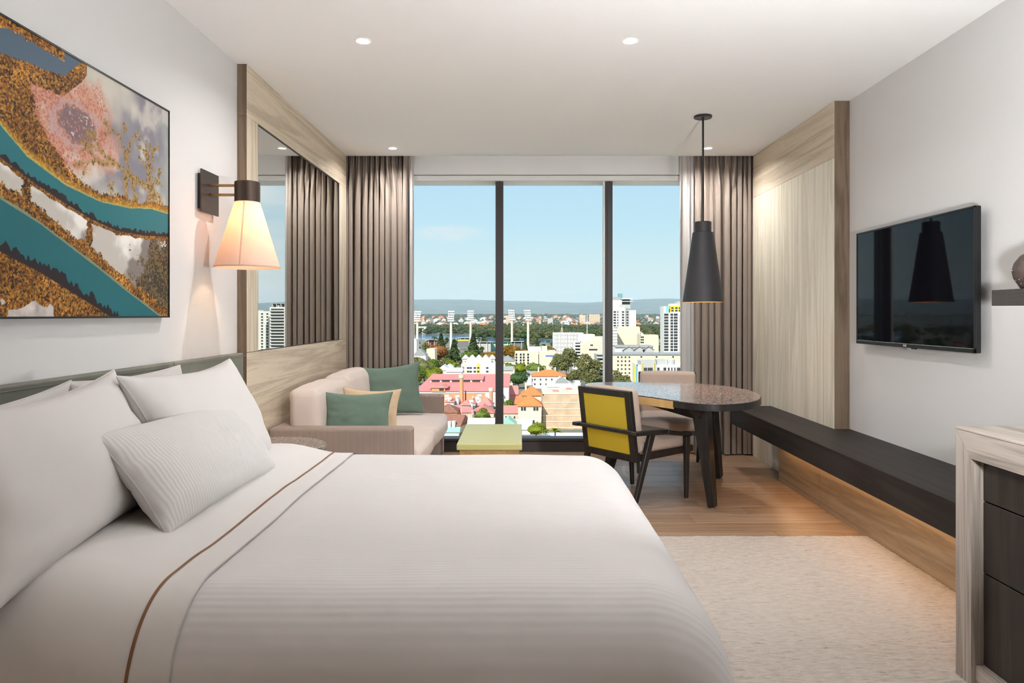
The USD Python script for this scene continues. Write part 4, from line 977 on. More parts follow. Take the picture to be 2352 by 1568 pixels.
for x in (-.27, .27):
    for s in (-.55, .55):
        t.add('window', bx(x * w + s - .42, x * w + s + .42, -.08, .05, h * .80, h * .93), MAT['far_glass'], smooth=False)
an = np.linspace(0, PI, 13); t.add('arched_window', xf(prism(list(zip(1.2 + 1.15 * np.cos(an), 1.3 * np.sin(an))) + [(.05, -1.2), (2.35, -1.2)], 0, .12), rot('x', PI / 2), (.4, .05, h * .42)), MAT['roof_white'], smooth=False)
t.add('arch_glass', bx(1.2, 2.0, -.10, .03, h * .30, h * .42), MAT['far_glass'], smooth=False)
t.add('ledge', bx(-w / 2 - .1, w / 2 + .1, -.15, .05, h * .965, h), MAT['render_white'], smooth=False)
house('cream house with a steep orange hipped roof behind the two storey one', 1199, 1244, 907, 890, 325, 13, 'render_cream', 'tile_orange', chim=1)
house('low orange tiled wing left of the cream house', 1184, 1206, 926, 908, 308, 12, 'render_pink', 'tile_orange')
house('long low white metal shed roof left of the centre post above the low table', 1075, 1134, 975, 963, 278, 9, 'render_white', 'roof_white', 'gable_x', name='shed', cat='shed')
house('green and white metal shed roof right of the centre post above the low table', 1150, 1186, 977, 961, 274, 9, 'render_white', 'roof_green', 'gable_y', name='shed', cat='shed')
house('pale metal lean-to roof left of the small garden tree', 1190, 1218, 985, 966, 277, 8, 'render_white', 'roof_white', 'gable_x', name='shed', cat='shed')
house('white shed roof along the bottom edge under the sandstone wall', 1247, 1350, 1003, 996, 272, 6, 'render_white', 'roof_white', 'gable_x', name='shed', cat='shed')
t, w, h, hr = house('dark red tiled house with white bay fronts just above the far sofa arm', 1012, 1058, 976, 955, 281, 11, 'render_cream', 'tile_brown', 'gable_x', rz=-.25)
t.add('bay_front', bx(-w * .1, w * .05, -1.0, .2, h * .6, h + 1.6), MAT['render_white'], smooth=False); t.add('bay_front', bx(w * .12, w * .27, -1.2, .2, h * .6, h + 1.8), MAT['render_white'], smooth=False)
t, w, h, hr = house('yellow rendered house with a brown hipped roof behind the far sofa arm', 1004, 1049, 946, 931, 300, 12, 'paint_yellow', 'tile_brown')
house('pale green roofed shed left of the low table', 1012, 1054, 991, 984, 274, 6, 'render_white', 'roof_green', 'gable_x', name='shed', cat='shed')
# ---- red roofed brewery
D = 362
t = local_thing('brewery', 'large red metal roofed factory with a white and orange front wall', 'factory', ux(1052, D), D)
w = (1146 - 955) / FPX * D; h = vz_(897, D) - GZ; hr = vz_(858.5, 405) - GZ; t.D = D
t.add('wall', bx(-w / 2, w / 2, 0, 84, 0, h - .3), MAT['brick_orange'], smooth=False)
t.add('frieze', bx(-w / 2 - .1, w / 2 + .1, -.15, .1, h - 1.3, h - .3), MAT['render_white'], smooth=False)
t.add('white_bay', bx(w / 2 - 7.2, w / 2 + .1, -.2, .1, 0, h - .4), MAT['render_white'], smooth=False)
t.add('roof', hull([(-w / 2 - .6, -.6, h), (w / 2 + .6, -.6, h), (-w / 2 - .6, 84.6, h), (w / 2 + .6, 84.6, h), (-w / 2 + 3, 43, hr), (w / 2 - 1, 43, hr), (-w / 2 - .6, -.6, h - .3), (w / 2 + .6, -.6, h - .3), (-w / 2 - .6, 84.6, h - .3), (w / 2 + .6, 84.6, h - .3)]), MAT['metal_red'], smooth=False)
my, mz = 21.0, h + (hr - h) * .5
m0, m1 = lx(t, 980) * 1.06, lx(t, 1100) * 1.06
t.add('clerestory_wall', bx(m0, m1, my, my + 14, mz - .6, mz + 1.15), MAT['render_white'], smooth=False)
t.add('clerestory_roof', hull([(m0 - .5, my - .6, mz + 1.2), (m1 + .5, my - .6, mz + 1.2), (m0 - .5, my + 16, mz + 2.0), (m1 + .5, my + 16, mz + 2.0), (m0 - .5, my - .6, mz + 1.4), (m1 + .5, my - .6, mz + 1.4), (m0 - .5, my + 16, mz + 2.2), (m1 + .5, my + 16, mz + 2.2)]), MAT['metal_red'], smooth=False)
for k in range(5):
    a = m0 + .9 + k * (m1 - m0 - .9) / 5; t.add('clerestory_window', bx(a, a + (m1 - m0) / 5 - 1.3, my - .12, my + .05, mz + .05, mz + .95), MAT['far_glass'], smooth=False)
g0 = lx(t, 1008); t.add('dormer_wall', bx(g0 - 3.6, g0 + 3.2, -.7, 6, h - .4, h + 1.5), MAT['brick_orange'], smooth=False)
t.add('dormer_roof', hull([(g0 - 5.0, -1.2, h + 1.5), (g0 + 4.6, -1.2, h + 1.5), (g0 - 5, 10, h + 1.5), (g0 + 4.6, 10, h + 1.5), (g0 - 2, -1.0, h + 2.6), (g0 + 1.6, -1.0, h + 2.6), (g0 - 2, 13, h + 2.6), (g0 + 1.6, 13, h + 2.6)]), MAT['metal_red'], smooth=False)
t.add('dormer_window', bx(g0 + .3, g0 + 2.5, -.85, -.6, h + .1, h + 1.2), MAT['far_glass'], smooth=False)
for u in (1086, 1095):
    x = lx(t, u); t.add('arched_window', bx(x - .35, x + .35, -.12, .05, h - 4.6, h - 2.7), MAT['render_white'], smooth=False)
t = block('brewery_annex', 'white walled annex with a red roof just right of the centre post', 1151, 1169, 886, 366, 40, 'render_white', parapet=False)
t.add('roof', hull([(-t.w / 2 - .3, -.4, t.h), (t.w / 2 + .3, -.4, t.h), (-t.w / 2 - .3, 38, t.h + 3.2), (t.w / 2 + .3, 38, t.h + 3.2), (-t.w / 2 - .3, -.4, t.h - .4), (t.w / 2 + .3, -.4, t.h - .4), (-t.w / 2 - .3, 38, t.h - .4), (t.w / 2 + .3, 38, t.h - .4)]), MAT['metal_red'], smooth=False)
def stack(label, u, vt, D, r0, r1, mat, cap=None):
    t = local_thing('chimney_stack', label, 'chimney', ux(u, D), D); h = vz_(vt, D) - GZ
    t.add('shaft', lathe([(0, 0), (r0, 0), (r1, h), (0, h)], 12), MAT[mat], smooth=False)
    if cap:
        t.add('cap', lathe([(r1 * 1.02, h - 2.0), (r1 * 1.55, h - 1.3), (r1 * 1.55, h + .1), (r1 * .7, h + .12), (0, h)], 12), MAT[cap], smooth=False)
stack('tall orange brick chimney with a pale cap in front of the red roof', 1060, 861, 344, 1.25, .85, 'brick_orange', 'render_cream')
stack('shorter orange brick chimney close to the centre post', 1128, 891, 334, 1.05, .75, 'brick_orange', 'render_cream')
stack('slim red flue pipe right of the tall brick chimney', 1069.5, 897, 346, .42, .40, 'metal_red')
SM = [(1022, 1042, 922, 914, 330), (1045, 1056, 926, 918, 336), (1041, 1058, 942, 933, 312), (1058, 1078, 929, 921, 318), (1079, 1092, 925, 917, 322), (1060, 1084, 946, 937, 300), (1098, 1128, 930, 913, 322), (1086, 1134, 947, 931, 306)]
SL = ['small red gabled outbuilding nearest the far sofa arm', 'tiny red gabled outbuilding at the foot of the tall chimney', 'low red roof in front of the tall chimney, second from the bottom', 'small red hipped outbuilding right of the tall chimney foot', 'small red gabled outbuilding below the pair of arched windows',
      'low red roof above the leafy garden trees', 'stepped red roof left of the shorter chimney', 'wide red roof behind the dark garden tree']
for k, (a, b, ve, vr, D) in enumerate(SM):
    house(SL[k], a, b, ve, vr, D, 7 + k % 3, 'render_pink' if k % 2 else 'render_white', 'metal_red', ('hip', 'gable_y', 'gable_x')[k % 3], name='outbuilding', cat='outbuilding', rz=.12 * (k % 3 - 1))
for k, (u, v, D) in enumerate([(1026, 906, 335), (1032, 912, 330), (1050, 907, 333), (1082, 918, 318), (1101, 905, 330), (1096, 912, 325)]):
    t = local_thing('roof_plant', ['white roof duct cluster nearest the far sofa arm', 'pale vent box on the second red outbuilding', 'white vent left of the tall brick chimney', 'thin white flue in front of the orange wall', 'white plant box by the stepped red roof', 'small white vent left of the stepped red roof'][k], 'vent', ux(u, D), D, 0, 'white vents among the red outbuildings')
    z = vz_(v, D) - GZ; t.add('duct', join([bx(-.7, .7, 0, 1.4, 0, z - .8, .05), bx(-.3, 1.1, -.4, .6, z - 1.2, z, .1), bx(-1.0, -.4, .2, .8, z - .9, z - .1, .05)]), MAT['roof_white'], smooth=False)
house('long low red roof right of the centre post behind the cream house', 1148, 1196, 948, 934, 302, 10, 'render_pink', 'metal_red', 'gable_x', win=(1, 5, .6, .9, .45, .8))
house('red walled shed with a flat red roof right of the annex', 1171, 1189, 905, 888, 372, 12, 'metal_red', 'metal_red', 'gable_x', name='shed', cat='shed')
# ---- middle ground, right of the centre post
t, w, h, hr = house('white two storey building with a long orange hipped roof', 1222, 1300, 863, 851, 450, 16, 'render_white', 'tile_orange', win=(2, 6, .8, 1.1, .15, .9), chim=2)
t, w, h, hr = house('white gabled hall in front of the orange roofed building', 1259, 1322, 888, 869, 418, 18, 'render_white', 'roof_white', 'gable_y', win=(1, 3, .9, .9, .4, .7))
t.add('blue_ridge', hull([(-4, -.5, hr - 2.6), (-1.5, -.5, hr + .1), (0, -.5, hr + .9), (1.5, -.5, hr + .1), (4, -.5, hr - 2.6), (0, 6, hr + .9), (-4, 6, hr - 2.6), (4, 6, hr - 2.6)]), MAT['roof_grey'], smooth=False)
block('stair_tower', 'small white square stair tower left of the yellow backed chair', 1318, 1334, 875, 392, 5, 'render_white', cat='tower')
house('low white flat hall left of the small stair tower', 1288, 1318, 893, 889, 396, 8, 'render_pink', 'roof_white', 'gable_x')
t = block('cream_hotel', 'cream multi storey hotel with small windows and a blue sign', 1182, 1238, 808, 600, 20, 'render_cream')
t.add('side_wing', bx(lx(t, 1238), lx(t, 1277), -1.5, 20, 0, lz(t, 806)), MAT['render_cream'], smooth=False)
t.add('lift_tower', bx(lx(t, 1244), lx(t, 1257), 2, 9, t.h - 1, lz(t, 795)), MAT['render_pink'], smooth=False)
t.add('plant_room', bx(lx(t, 1213), lx(t, 1243), 4, 14, t.h - 1, lz(t, 797)), MAT['render_white'], smooth=False)
t.add('recess_glazing', bx(lx(t, 1236.5), lx(t, 1239), -.2, .3, lz(t, 842), lz(t, 813)), MAT['far_glass'], smooth=False)
for j in range(6):
    for u in (1186, 1196, 1203, 1213):
        x, z = lx(t, u), lz(t, 814 + j * 6.6); t.add('window', bx(x - .75, x + .75, -.1, .05, z - .85, z + .85), MAT['far_glass'], smooth=False)
t.add('sign', bx(lx(t, 1253), lx(t, 1276), -1.7, -1.45, lz(t, 818.5), lz(t, 815)), MAT['sign_blue'], smooth=False, label='long blue sign panel high on the side wing')
t = block('office_slab', 'long white slab block with a grid of windows, below the church like spire', 1271, 1340, 764, 800, 20, 'render_white', rz=.0)
for j in range(5):
    t.add('window_band', join(panes(0, 1, 9, -t.w / 2 + .6, t.w / 2 - .4, t.h - 4.6 - 4.4 * j, t.h - 1.2 - 4.4 * j, 2.5, 2.1)), MAT['wall_grey'], smooth=False)
for i in range(10):
    x = -t.w / 2 + i * t.w / 9.06; t.add('pier', bx(x - .28, x + .28, -.7, .1, 2, t.h), MAT['render_white'], smooth=False)
t = local_thing('spire', 'thin white spire standing on the long slab block', 'spire', ux(1290.5, 812), 812); z0, z1 = vz_(766, 812) - GZ, vz_(734, 812) - GZ
t.add('mast', lathe([(0, z0 - 24), (.25, z0 - 24), (.22, z1 - 4), (.06, z1), (0, z1)], 8), MAT['render_white'], smooth=False)
for a in range(4):
    c_, s_ = math.cos(PI / 4 + a * PI / 2), math.sin(PI / 4 + a * PI / 2); t.add('strut', tube([(2.6 * c_, 2.6 * s_, z0 - 1), (0, 0, z0 + 8)], .16, 5), MAT['render_pink'], smooth=False)
t = local_thing('radio_mast', 'slender pale lattice radio mast left of the right window post', 'mast', ux(1348.5, 700), 700); z0, z1 = 0, vz_(722, 700) - GZ
for a in range(3):
    c_, s_ = math.cos(a * 2.1), math.sin(a * 2.1); t.add('leg', tube([(.9 * c_, .9 * s_, 0), (.35 * c_, .35 * s_, z1)], .13, 4), MAT['render_white'], smooth=False)
t.add('lattice', join([tube([(.8 * math.cos(k * 2.1), .8 * math.sin(k * 2.1), k * z1 / 24), (.75 * math.cos((k + 1) * 2.1), .75 * math.sin((k + 1) * 2.1), (k + 1) * z1 / 24)], .07, 4) for k in range(24)]), MAT['render_white'], smooth=False)
t = block('pink_office', 'white and pink office block with stacked balconies on its left side', 1333, 1392, 784, 560, 22, 'render_pink')
t.add('side_block', bx(lx(t, 1318), lx(t, 1333.5), 2.5, 18, 0, lz(t, 786)), MAT['render_white'], smooth=False)
t.add('roof_block', bx(lx(t, 1330), lx(t, 1368), 5, 16, t.h - 1, lz(t, 768)), MAT['render_white'], smooth=False)
t.add('roof_block', bx(lx(t, 1356), lx(t, 1388), 3, 14, t.h - 1, lz(t, 773)), MAT['render_cream'], smooth=False)
for j in range(7):
    z = lz(t, 793 + j * 7.2)
    t.add('balcony', join([bx(lx(t, 1321), lx(t, 1333), .9, 2.6, z, z + .35), bx(lx(t, 1321), lx(t, 1333), .85, 1.0, z, z + 1.1)]), MAT['render_white'], smooth=False)
    t.add('balcony_opening', bx(lx(t, 1322), lx(t, 1332.5), 2.3, 2.6, z + .5, z + 2.1), MAT['far_glass'], smooth=False)
t.add('strip_window', bx(lx(t, 1353), lx(t, 1372), -.1, .05, lz(t, 804.5), lz(t, 801)), MAT['far_glass'], smooth=False)
t.add('strip_window', bx(lx(t, 1356), lx(t, 1362), -.1, .05, lz(t, 794), lz(t, 791)), MAT['far_glass'], smooth=False)
t = block('balcony_flats', 'grey flats with dark stacked balconies left of the right window post', 1371, 1398, 814, 480, 18, 'wall_grey')
for j in range(8):
    z = t.h - 2.2 - j * 2.5; t.add('balcony', join([bx(-t.w / 2, t.w / 2, -1.6, .1, z - .15, z + .15), bx(-t.w / 2, t.w / 2, -1.6, -1.5, z, z + .9)]), MAT['render_white'], smooth=False)
    t.add('balcony_glass', bx(-t.w / 2 + .3, t.w / 2 - .3, -.1, .05, z + .3, z + 2.0), MAT['far_glass'], smooth=False)
# ---- towers right of the right post
t = block('white_tower', 'tall stepped white apartment tower right of the right window post', 1404, 1437, 706, 700, 18, 'render_white')
t.add('grey_shaft', bx(lx(t, 1437), lx(t, 1447), 1.5, 16, 0, lz(t, 712)), MAT['wall_grey'], smooth=False)
t.add('right_shaft', bx(lx(t, 1446), lx(t, 1461), 0, 16, 0, lz(t, 712)), MAT['render_white'], smooth=False)
t.add('upper_shaft', bx(lx(t, 1404), lx(t, 1430), 4, 17, t.h - 1, lz(t, 689)), MAT['render_white'], smooth=False)
t.add('grey_box', bx(lx(t, 1424), lx(t, 1449), 3, 16, t.h - 1, lz(t, 699)), MAT['wall_grey'], smooth=False)
t.add('crown_slab', bx(lx(t, 1428), lx(t, 1453), 1.5, 16, lz(t, 687), lz(t, 684.5)), MAT['render_white'], smooth=False)
t.add('crown_slab', bx(lx(t, 1430), lx(t, 1454), 1.0, 16, lz(t, 693), lz(t, 691.5)), MAT['render_white'], smooth=False)
t.add('crown_glass', bx(lx(t, 1432), lx(t, 1448), 3, 15, lz(t, 699), lz(t, 686)), MAT['far_glass'], smooth=False)
t.add('plant_top', bx(lx(t, 1404), lx(t, 1427), 5, 16, lz(t, 690), lz(t, 682)), MAT['roof_grey'], smooth=False)
for j in range(14):
    z = lz(t, 716 + j * 6.3)
    for u, pw in ((1412, 2.4), (1419, 1.0), (1431, 2.2), (1442, 1.8)):
        y0 = 1.5 if u > 1437 else 0
        t.add('window', bx(lx(t, u) - pw / 2, lx(t, u) + pw / 2, y0 - .1, y0 + .05, z - .9, z + .7), MAT['far_glass'], smooth=False)
t = block('glass_tower', 'far teal glass tower top rising behind the stepped white tower', 1421, 1430, 674, 1500, 14, 'far_teal', cat='tower')
t = block('cream_block', 'large blank cream block in front of the stepped white tower', 1417, 1470, 750, 640, 22, 'render_cream')
t.add('sloped_end', hull([(lx(t, 1470), 1, 0), (lx(t, 1479), 1, 0), (lx(t, 1470), 20, 0), (lx(t, 1479), 20, 0), (lx(t, 1470), 1, t.h - 3.5), (lx(t, 1479), 1, t.h - 6.5), (lx(t, 1470), 20, t.h - 3.5), (lx(t, 1479), 20, t.h - 6.5)]), MAT['render_cream'], smooth=False)
t.add('slot_window', bx(lx(t, 1465.5), lx(t, 1467), -.1, .05, lz(t, 786), lz(t, 766)), MAT['far_glass'], smooth=False)
t = block('cream_annex', 'lower cream annex with dark strip windows left of the grid fronted tower', 1470, 1513, 769, 612, 16, 'render_cream')
for v in (774, 780, 786): t.add('strip_window', bx(lx(t, 1471), lx(t, 1479), -.1, .05, lz(t, v + 1.6), lz(t, v - 1.6)), MAT['far_glass'], smooth=False)
t = block('striped_offices', 'narrow grey and white striped offices beside the right window post', 1400, 1418, 754, 622, 14, 'wall_grey')
for j in range(6): t.add('spandrel', bx(-t.w / 2 - .1, t.w / 2, -.25, .1, t.h - 1.5 - j * 2.6, t.h - .4 - j * 2.6), MAT['render_white'], smooth=False)
t = block('grid_tower', 'white apartment tower with a dark window grid and yellow top behind the pendant lamp', 1537, 1574, 716, 560, 16, 'render_white')
t.add('left_bay', bx(lx(t, 1525), lx(t, 1537.5), 1.5, 15, 0, lz(t, 703)), MAT['render_white'], smooth=False)
t.add('cyan_panel', bx(lx(t, 1531), lx(t, 1537), 1.35, 1.6, lz(t, 717), lz(t, 703)), MAT['paint_cyan'], smooth=False)
t.add('yellow_top', bx(lx(t, 1541), lx(t, 1574), .6, 15, t.h - 1, lz(t, 702)), MAT['paint_yellow'], smooth=False)
t.add('roof_box', bx(lx(t, 1542), lx(t, 1557), 3, 12, t.h, lz(t, 697)), MAT['render_white'], smooth=False)
t.add('roof_box', bx(lx(t, 1557), lx(t, 1572), 3, 12, t.h, lz(t, 692)), MAT['wall_grey'], smooth=False)
t.add('grey_bay', bx(lx(t, 1559.5), lx(t, 1569), -.5, 2, 0, lz(t, 725)), MAT['wall_grey'], smooth=False)
for j in range(13):
    z = lz(t, 722 + j * 6.75)
    for u, pw, y0 in ((1528.5, 1.6, 1.5), (1533.5, 1.8, 1.5), (1543, 2.0, 0), (1552, 2.9, 0)):
        t.add('window', bx(lx(t, u) - pw / 2, lx(t, u) + pw / 2, y0 - .1, y0 + .05, z - .95, z + .75), MAT['far_glass'], smooth=False)
for u in (1545, 1554, 1562):
    for v in (707, 713): t.add('window', bx(lx(t, u) - .9, lx(t, u) + .9, .5, .7, lz(t, v) - .7, lz(t, v) + .6), MAT['far_glass'], smooth=False)
t = block('gabled_terrace', 'grey gabled terrace with dark roofs behind the long cream flats', 1412, 1500, 797, 500, 16, 'render_white', parapet=False)
t.add('roof', bx(-t.w / 2, t.w / 2, -1, 16, t.h, t.h + 1.0), MAT['roof_grey'], smooth=False)
for u in (1443, 1467, 1488):
    x = lx(t, u); t.add('gable_front', hull([(x - 3.6, -2.5, 0), (x + 3.6, -2.5, 0), (x - 3.6, 6, 0), (x + 3.6, 6, 0), (x - 3.6, -2.5, t.h - 1.6), (x + 3.6, -2.5, t.h - 1.6), (x, -2.5, t.h + .6), (x, 6, t.h + .6), (x - 3.6, 6, t.h - 1.6), (x + 3.6, 6, t.h - 1.6)]), MAT['wall_grey'], smooth=False)
    t.add('gable_roof', join([hull([(x, -3.2, t.h + .9), (x, 8, t.h + .9), (x + s * 4.4, -3.2, t.h - 1.9), (x + s * 4.4, 8, t.h - 1.9), (x, -3.2, t.h + .6), (x, 8, t.h + .6), (x + s * 4.4, -3.2, t.h - 2.2), (x + s * 4.4, 8, t.h - 2.2)]) for s in (-1, 1)]), MAT['roof_grey'], smooth=False)
t = block('cream_flats', 'long cream eight storey flats with a grid of square windows, right of the post', 1404, 1580, 814, 430, 18, 'render_cream')
t.add('roof', bx(-t.w / 2 - .4, t.w / 2, -.6, 18, t.h - .1, t.h + .5), MAT['roof_grey'], smooth=False)
for j in range(7):
    z = lz(t, 820 + j * 9.1)
    for u in (1419.5, 1428, 1436.5, 1445.5):
        t.add('window', bx(lx(t, u) - .42, lx(t, u) + .42, -.1, .05, z - .5, z + .5), MAT['far_glass'], smooth=False)
for u in (1473, 1508, 1546, 1565):
    t.add('window', bx(lx(t, u) - .5, lx(t, u) + .5, -.1, .05, lz(t, 821), lz(t, 817.5)), MAT['far_glass'], smooth=False)
t = block('modern_office', 'modern grey and white building with blue and yellow fins behind the far chair', 1463, 1580, 837, 345, 14, 'render_white')
t.add('grey_storey', bx(lx(t, 1472), lx(t, 1506), -.4, 10, 0, lz(t, 829)), MAT['wall_grey'], smooth=False)
t.add('roof_plant', bx(lx(t, 1512), lx(t, 1532), 3, 9, t.h - 1, lz(t, 827)), MAT['wall_grey'], smooth=False)
t.add('roof_tank', lathe([(0, 0), (1.9, 0), (1.9, 2.6), (1.4, 3.2), (0, 3.2)], 20, (lx(t, 1546), 5, t.h - .7)), MAT['wall_grey'])
for u, c_ in ((1460.5, 'paint_cyan'), (1473.5, 'paint_yellow'), (1501, 'paint_yellow'), (1457.5, 'paint_yellow')):
    t.add('colour_fin', bx(lx(t, u) - .28, lx(t, u) + .28, -.9, .2, 0, lz(t, 832 if u > 1470 else 838)), MAT[c_], smooth=False)
for u, pw in ((1482, 1.6), (1493, 2.4), (1512, 1.1), (1527, 1.3), (1536, .8), (1543, .6), (1550, .6), (1560, 2.2)):
    t.add('window', bx(lx(t, u) - pw / 2, lx(t, u) + pw / 2, -.5 if u < 1506 else -.1, .05, lz(t, 852), lz(t, 844)), MAT['far_glass'], smooth=False)
# ---- left pane
t = block('white_flats', 'white four storey flats with a yellow strip above the red brewery roof', 1068, 1130, 829, 480, 16, 'render_white')
t.add('pink_bay', bx(lx(t, 1059), lx(t, 1068.5), 1, 14, 0, lz(t, 836)), MAT['render_pink'], smooth=False)
t.add('right_wing', bx(lx(t, 1130), lx(t, 1142), -1, 14, 0, lz(t, 833)), MAT['render_white'], smooth=False)
t.add('yellow_strip', bx(lx(t, 1095), lx(t, 1102.5), -.12, .1, 0, t.h - 1.5), MAT['paint_yellow'], smooth=False)
t.add('roof_skew', hull([(-t.w / 2, .3, t.h), (t.w / 2, .3, t.h), (-t.w / 2, 15, t.h), (t.w / 2, 15, t.h), (-t.w / 2 + 2, 8, t.h + 1.6), (t.w / 2 - 2, 8, t.h + 1.6)]), MAT['roof_white'], smooth=False)
for v in (844.5, 853):
    for u in (1075, 1081, 1090.5, 1098.5, 1119):
        t.add('window', bx(lx(t, u) - .75, lx(t, u) + .75, -.2, .05, lz(t, v + 1.8), lz(t, v - 1.8)), MAT['far_glass'], smooth=False)
    t.add('window', bx(lx(t, 1063) - .7, lx(t, 1063) + .7, .85, 1.05, lz(t, v + 1.8), lz(t, v - 1.8)), MAT['far_glass'], smooth=False)
RL = ['first', 'second', 'third', 'fourth', 'fifth']
for k in range(5):
    u = 1062 + k * 15.5; house(f'cream townhouse with a pale hipped roof, {RL[k]} from the left behind the white flats', u, u + 12.2, 823, 815, 560, 12, 'render_cream', 'roof_white', name='townhouse', cat='townhouse', group='cream townhouses behind the white flats')
house('grey roofed house just right of the centre post below the amber tree', 1150, 1182, 829, 817, 560, 14, 'render_cream', 'roof_grey', 'gable_y', win=(1, 1, 1.2, 1.2, .7, .95))
house('pink house with a dark roof and chimney right of the centre post', 1153, 1178, 850, 842, 470, 10, 'render_pink', 'roof_grey', 'gable_x', chim=1)
house('low grey roofed house between the dark round tree and the orange roof', 1210, 1236, 858, 853, 470, 10, 'render_white', 'roof_grey', 'gable_x')
house('white gabled cottage left of the white flats', 1004, 1032, 850, 838, 472, 12, 'render_white', 'roof_white', 'gable_y', win=(1, 2, 1.2, .9, .5, .8))
house('long white cottage roof between the gabled cottage and the flats', 1026, 1061, 853, 845, 466, 10, 'render_white', 'roof_white', 'gable_x', win=(1, 3, 1.0, .8, .5, .85))
house('small pale gabled cottage behind the long white roof', 1021, 1040, 843, 836, 500, 9, 'render_white', 'roof_white', 'gable_y')
t = block('beige_hall', 'plain beige hall with a shaded side among the left trees', 979, 999, 801, 640, 18, 'render_cream')
block('white_depot', 'white building cut by the left curtain edge, below the floodlight pair', 940, 957, 779, 640, 16, 'render_white')
house('steep grey gabled house roof by the left curtain edge', 950, 978, 815, 800, 620, 12, 'render_white', 'roof_grey', 'gable_y')
block('river_hall', 'low white hall on the river bank behind the left floodlight poles', 956, 978, 750, 1700, 25, 'render_white')
# ---- stadium
t = local_thing('scoreboard', 'dark stadium scoreboard with a yellow top', 'scoreboard', ux(1063.5, 950), 950)
z0, z1 = vz_(797, 950) - GZ, vz_(783, 950) - GZ
t.add('screen', bx(-7, 7, 0, 3, z0, z1), MAT['wall_dark'], smooth=False); t.add('yellow_top', bx(-7.4, 7.4, -.4, 3.4, z1, z1 + 1.6, .3), MAT['paint_yellow'], smooth=False)
for x in (-5.5, 5.5): t.add('post', bx(x - .5, x + .5, .5, 2, 0, z0), MAT['wall_grey'], smooth=False)
def stand(label, u0, u1, vt, D, roof, front):
    t = block('grandstand', label, u0, u1, vt + 4, D, 22, front, parapet=False, cat='grandstand')
    t.add('roof', hull([(-t.w / 2 - .5, -2, t.h + 1.2), (t.w / 2 + .5, -2, t.h + 1.2), (-t.w / 2 - .5, 23, t.h), (t.w / 2 + .5, 23, t.h), (-t.w / 2 - .5, -2, t.h + 1.9), (t.w / 2 + .5, -2, t.h + 1.9), (-t.w / 2 - .5, 23, t.h + .7), (t.w / 2 + .5, 23, t.h + .7)]), MAT[roof], smooth=False)
    n = max(2, int(t.w / 6))
    for i in range(n): t.add('column', bx(-t.w / 2 + (i + .5) * t.w / n - .25, -t.w / 2 + (i + .5) * t.w / n + .25, -1.5, -1.1, 0, t.h + 1.2), MAT['render_white'], smooth=False)
stand('white roofed grandstand left of the centre post', 1094, 1127, 784, 890, 'roof_white', 'wall_grey')
stand('long green fronted grandstand crossing behind the centre post', 1126, 1172, 784, 915, 'roof_green', 'roof_green')
stand('dark grandstand with a pale curved canopy right of the centre post', 1174, 1206, 783, 905, 'roof_white', 'wall_dark')
stand('pale grandstand on the left between the floodlight poles', 978, 1018, 779, 960, 'roof_white', 'tile_brown')
stand('white grandstand roof between the scoreboard and the tall pine', 1053, 1104, 774, 1020, 'roof_white', 'roof_grey')
def flood(label, u, vt, vb, D, skew, yaw):
    t = local_thing('floodlight_tower', label, 'floodlight', ux(u, D), D, 0, 'stadium floodlights'); z1, z0 = vz_(vt, D) - GZ, vz_(vb, D) - GZ
    hw, hh = 7.4 / FPX * D, (z1 - z0)
    t.add('pole', lathe([(0, 0), (1.75, 0), (1.45, z0), (0, z0)], 14), MAT['pole_cream'], smooth=40)
    fr, lm_ = [], []
    for j in range(5):
        sx = skew * (j / 4 - .3) * hw; z = z0 + .6 + j * (hh - 1.0) / 4.4
        fr.append(bx(sx - hw, sx + hw, -1.0 - .25 * j, -.4 - .25 * j, z - .3, z + .25))
        for i in range(4):
            x = sx - hw + (i + .5) * hw / 2; t.add('lamp', bx(x - hw * .21, x + hw * .21, -1.9 - .25 * j, -.8 - .25 * j, z + .3, z + hh / 5 - .5, .1), MAT['lamp_panel'], smooth=False)
    t.add('head_frame', join(fr + [beam((-hw * .5 + skew * -.3 * hw, -.4, z0 - .2), (-hw * .5 + skew * .7 * hw, -1.4, z1), (.4, .4)), beam((hw * .5 + skew * -.3 * hw, -.4, z0 - .2), (hw * .5 + skew * .7 * hw, -1.4, z1), (.4, .4))]), MAT['wall_grey'], smooth=False)
flood('stadium floodlight half hidden by the left curtain', 949.5, 716, 738, 980, .45, 0); flood('stadium floodlight nearest the left curtain, in full view', 958.5, 715.5, 740, 930, .45, 0)
flood('stadium floodlight between the left curtain and the scoreboard', 1036, 715, 740, 900, .2, 0); flood('stadium floodlight just behind the scoreboard', 1081, 714, 737, 1000, .0, 0)
flood('stadium floodlight right beside the centre post', 1176, 713, 737, 1010, -.35, 0); flood('stadium floodlight farthest right, leaning outward', 1213, 713, 738, 900, -.5, 0)
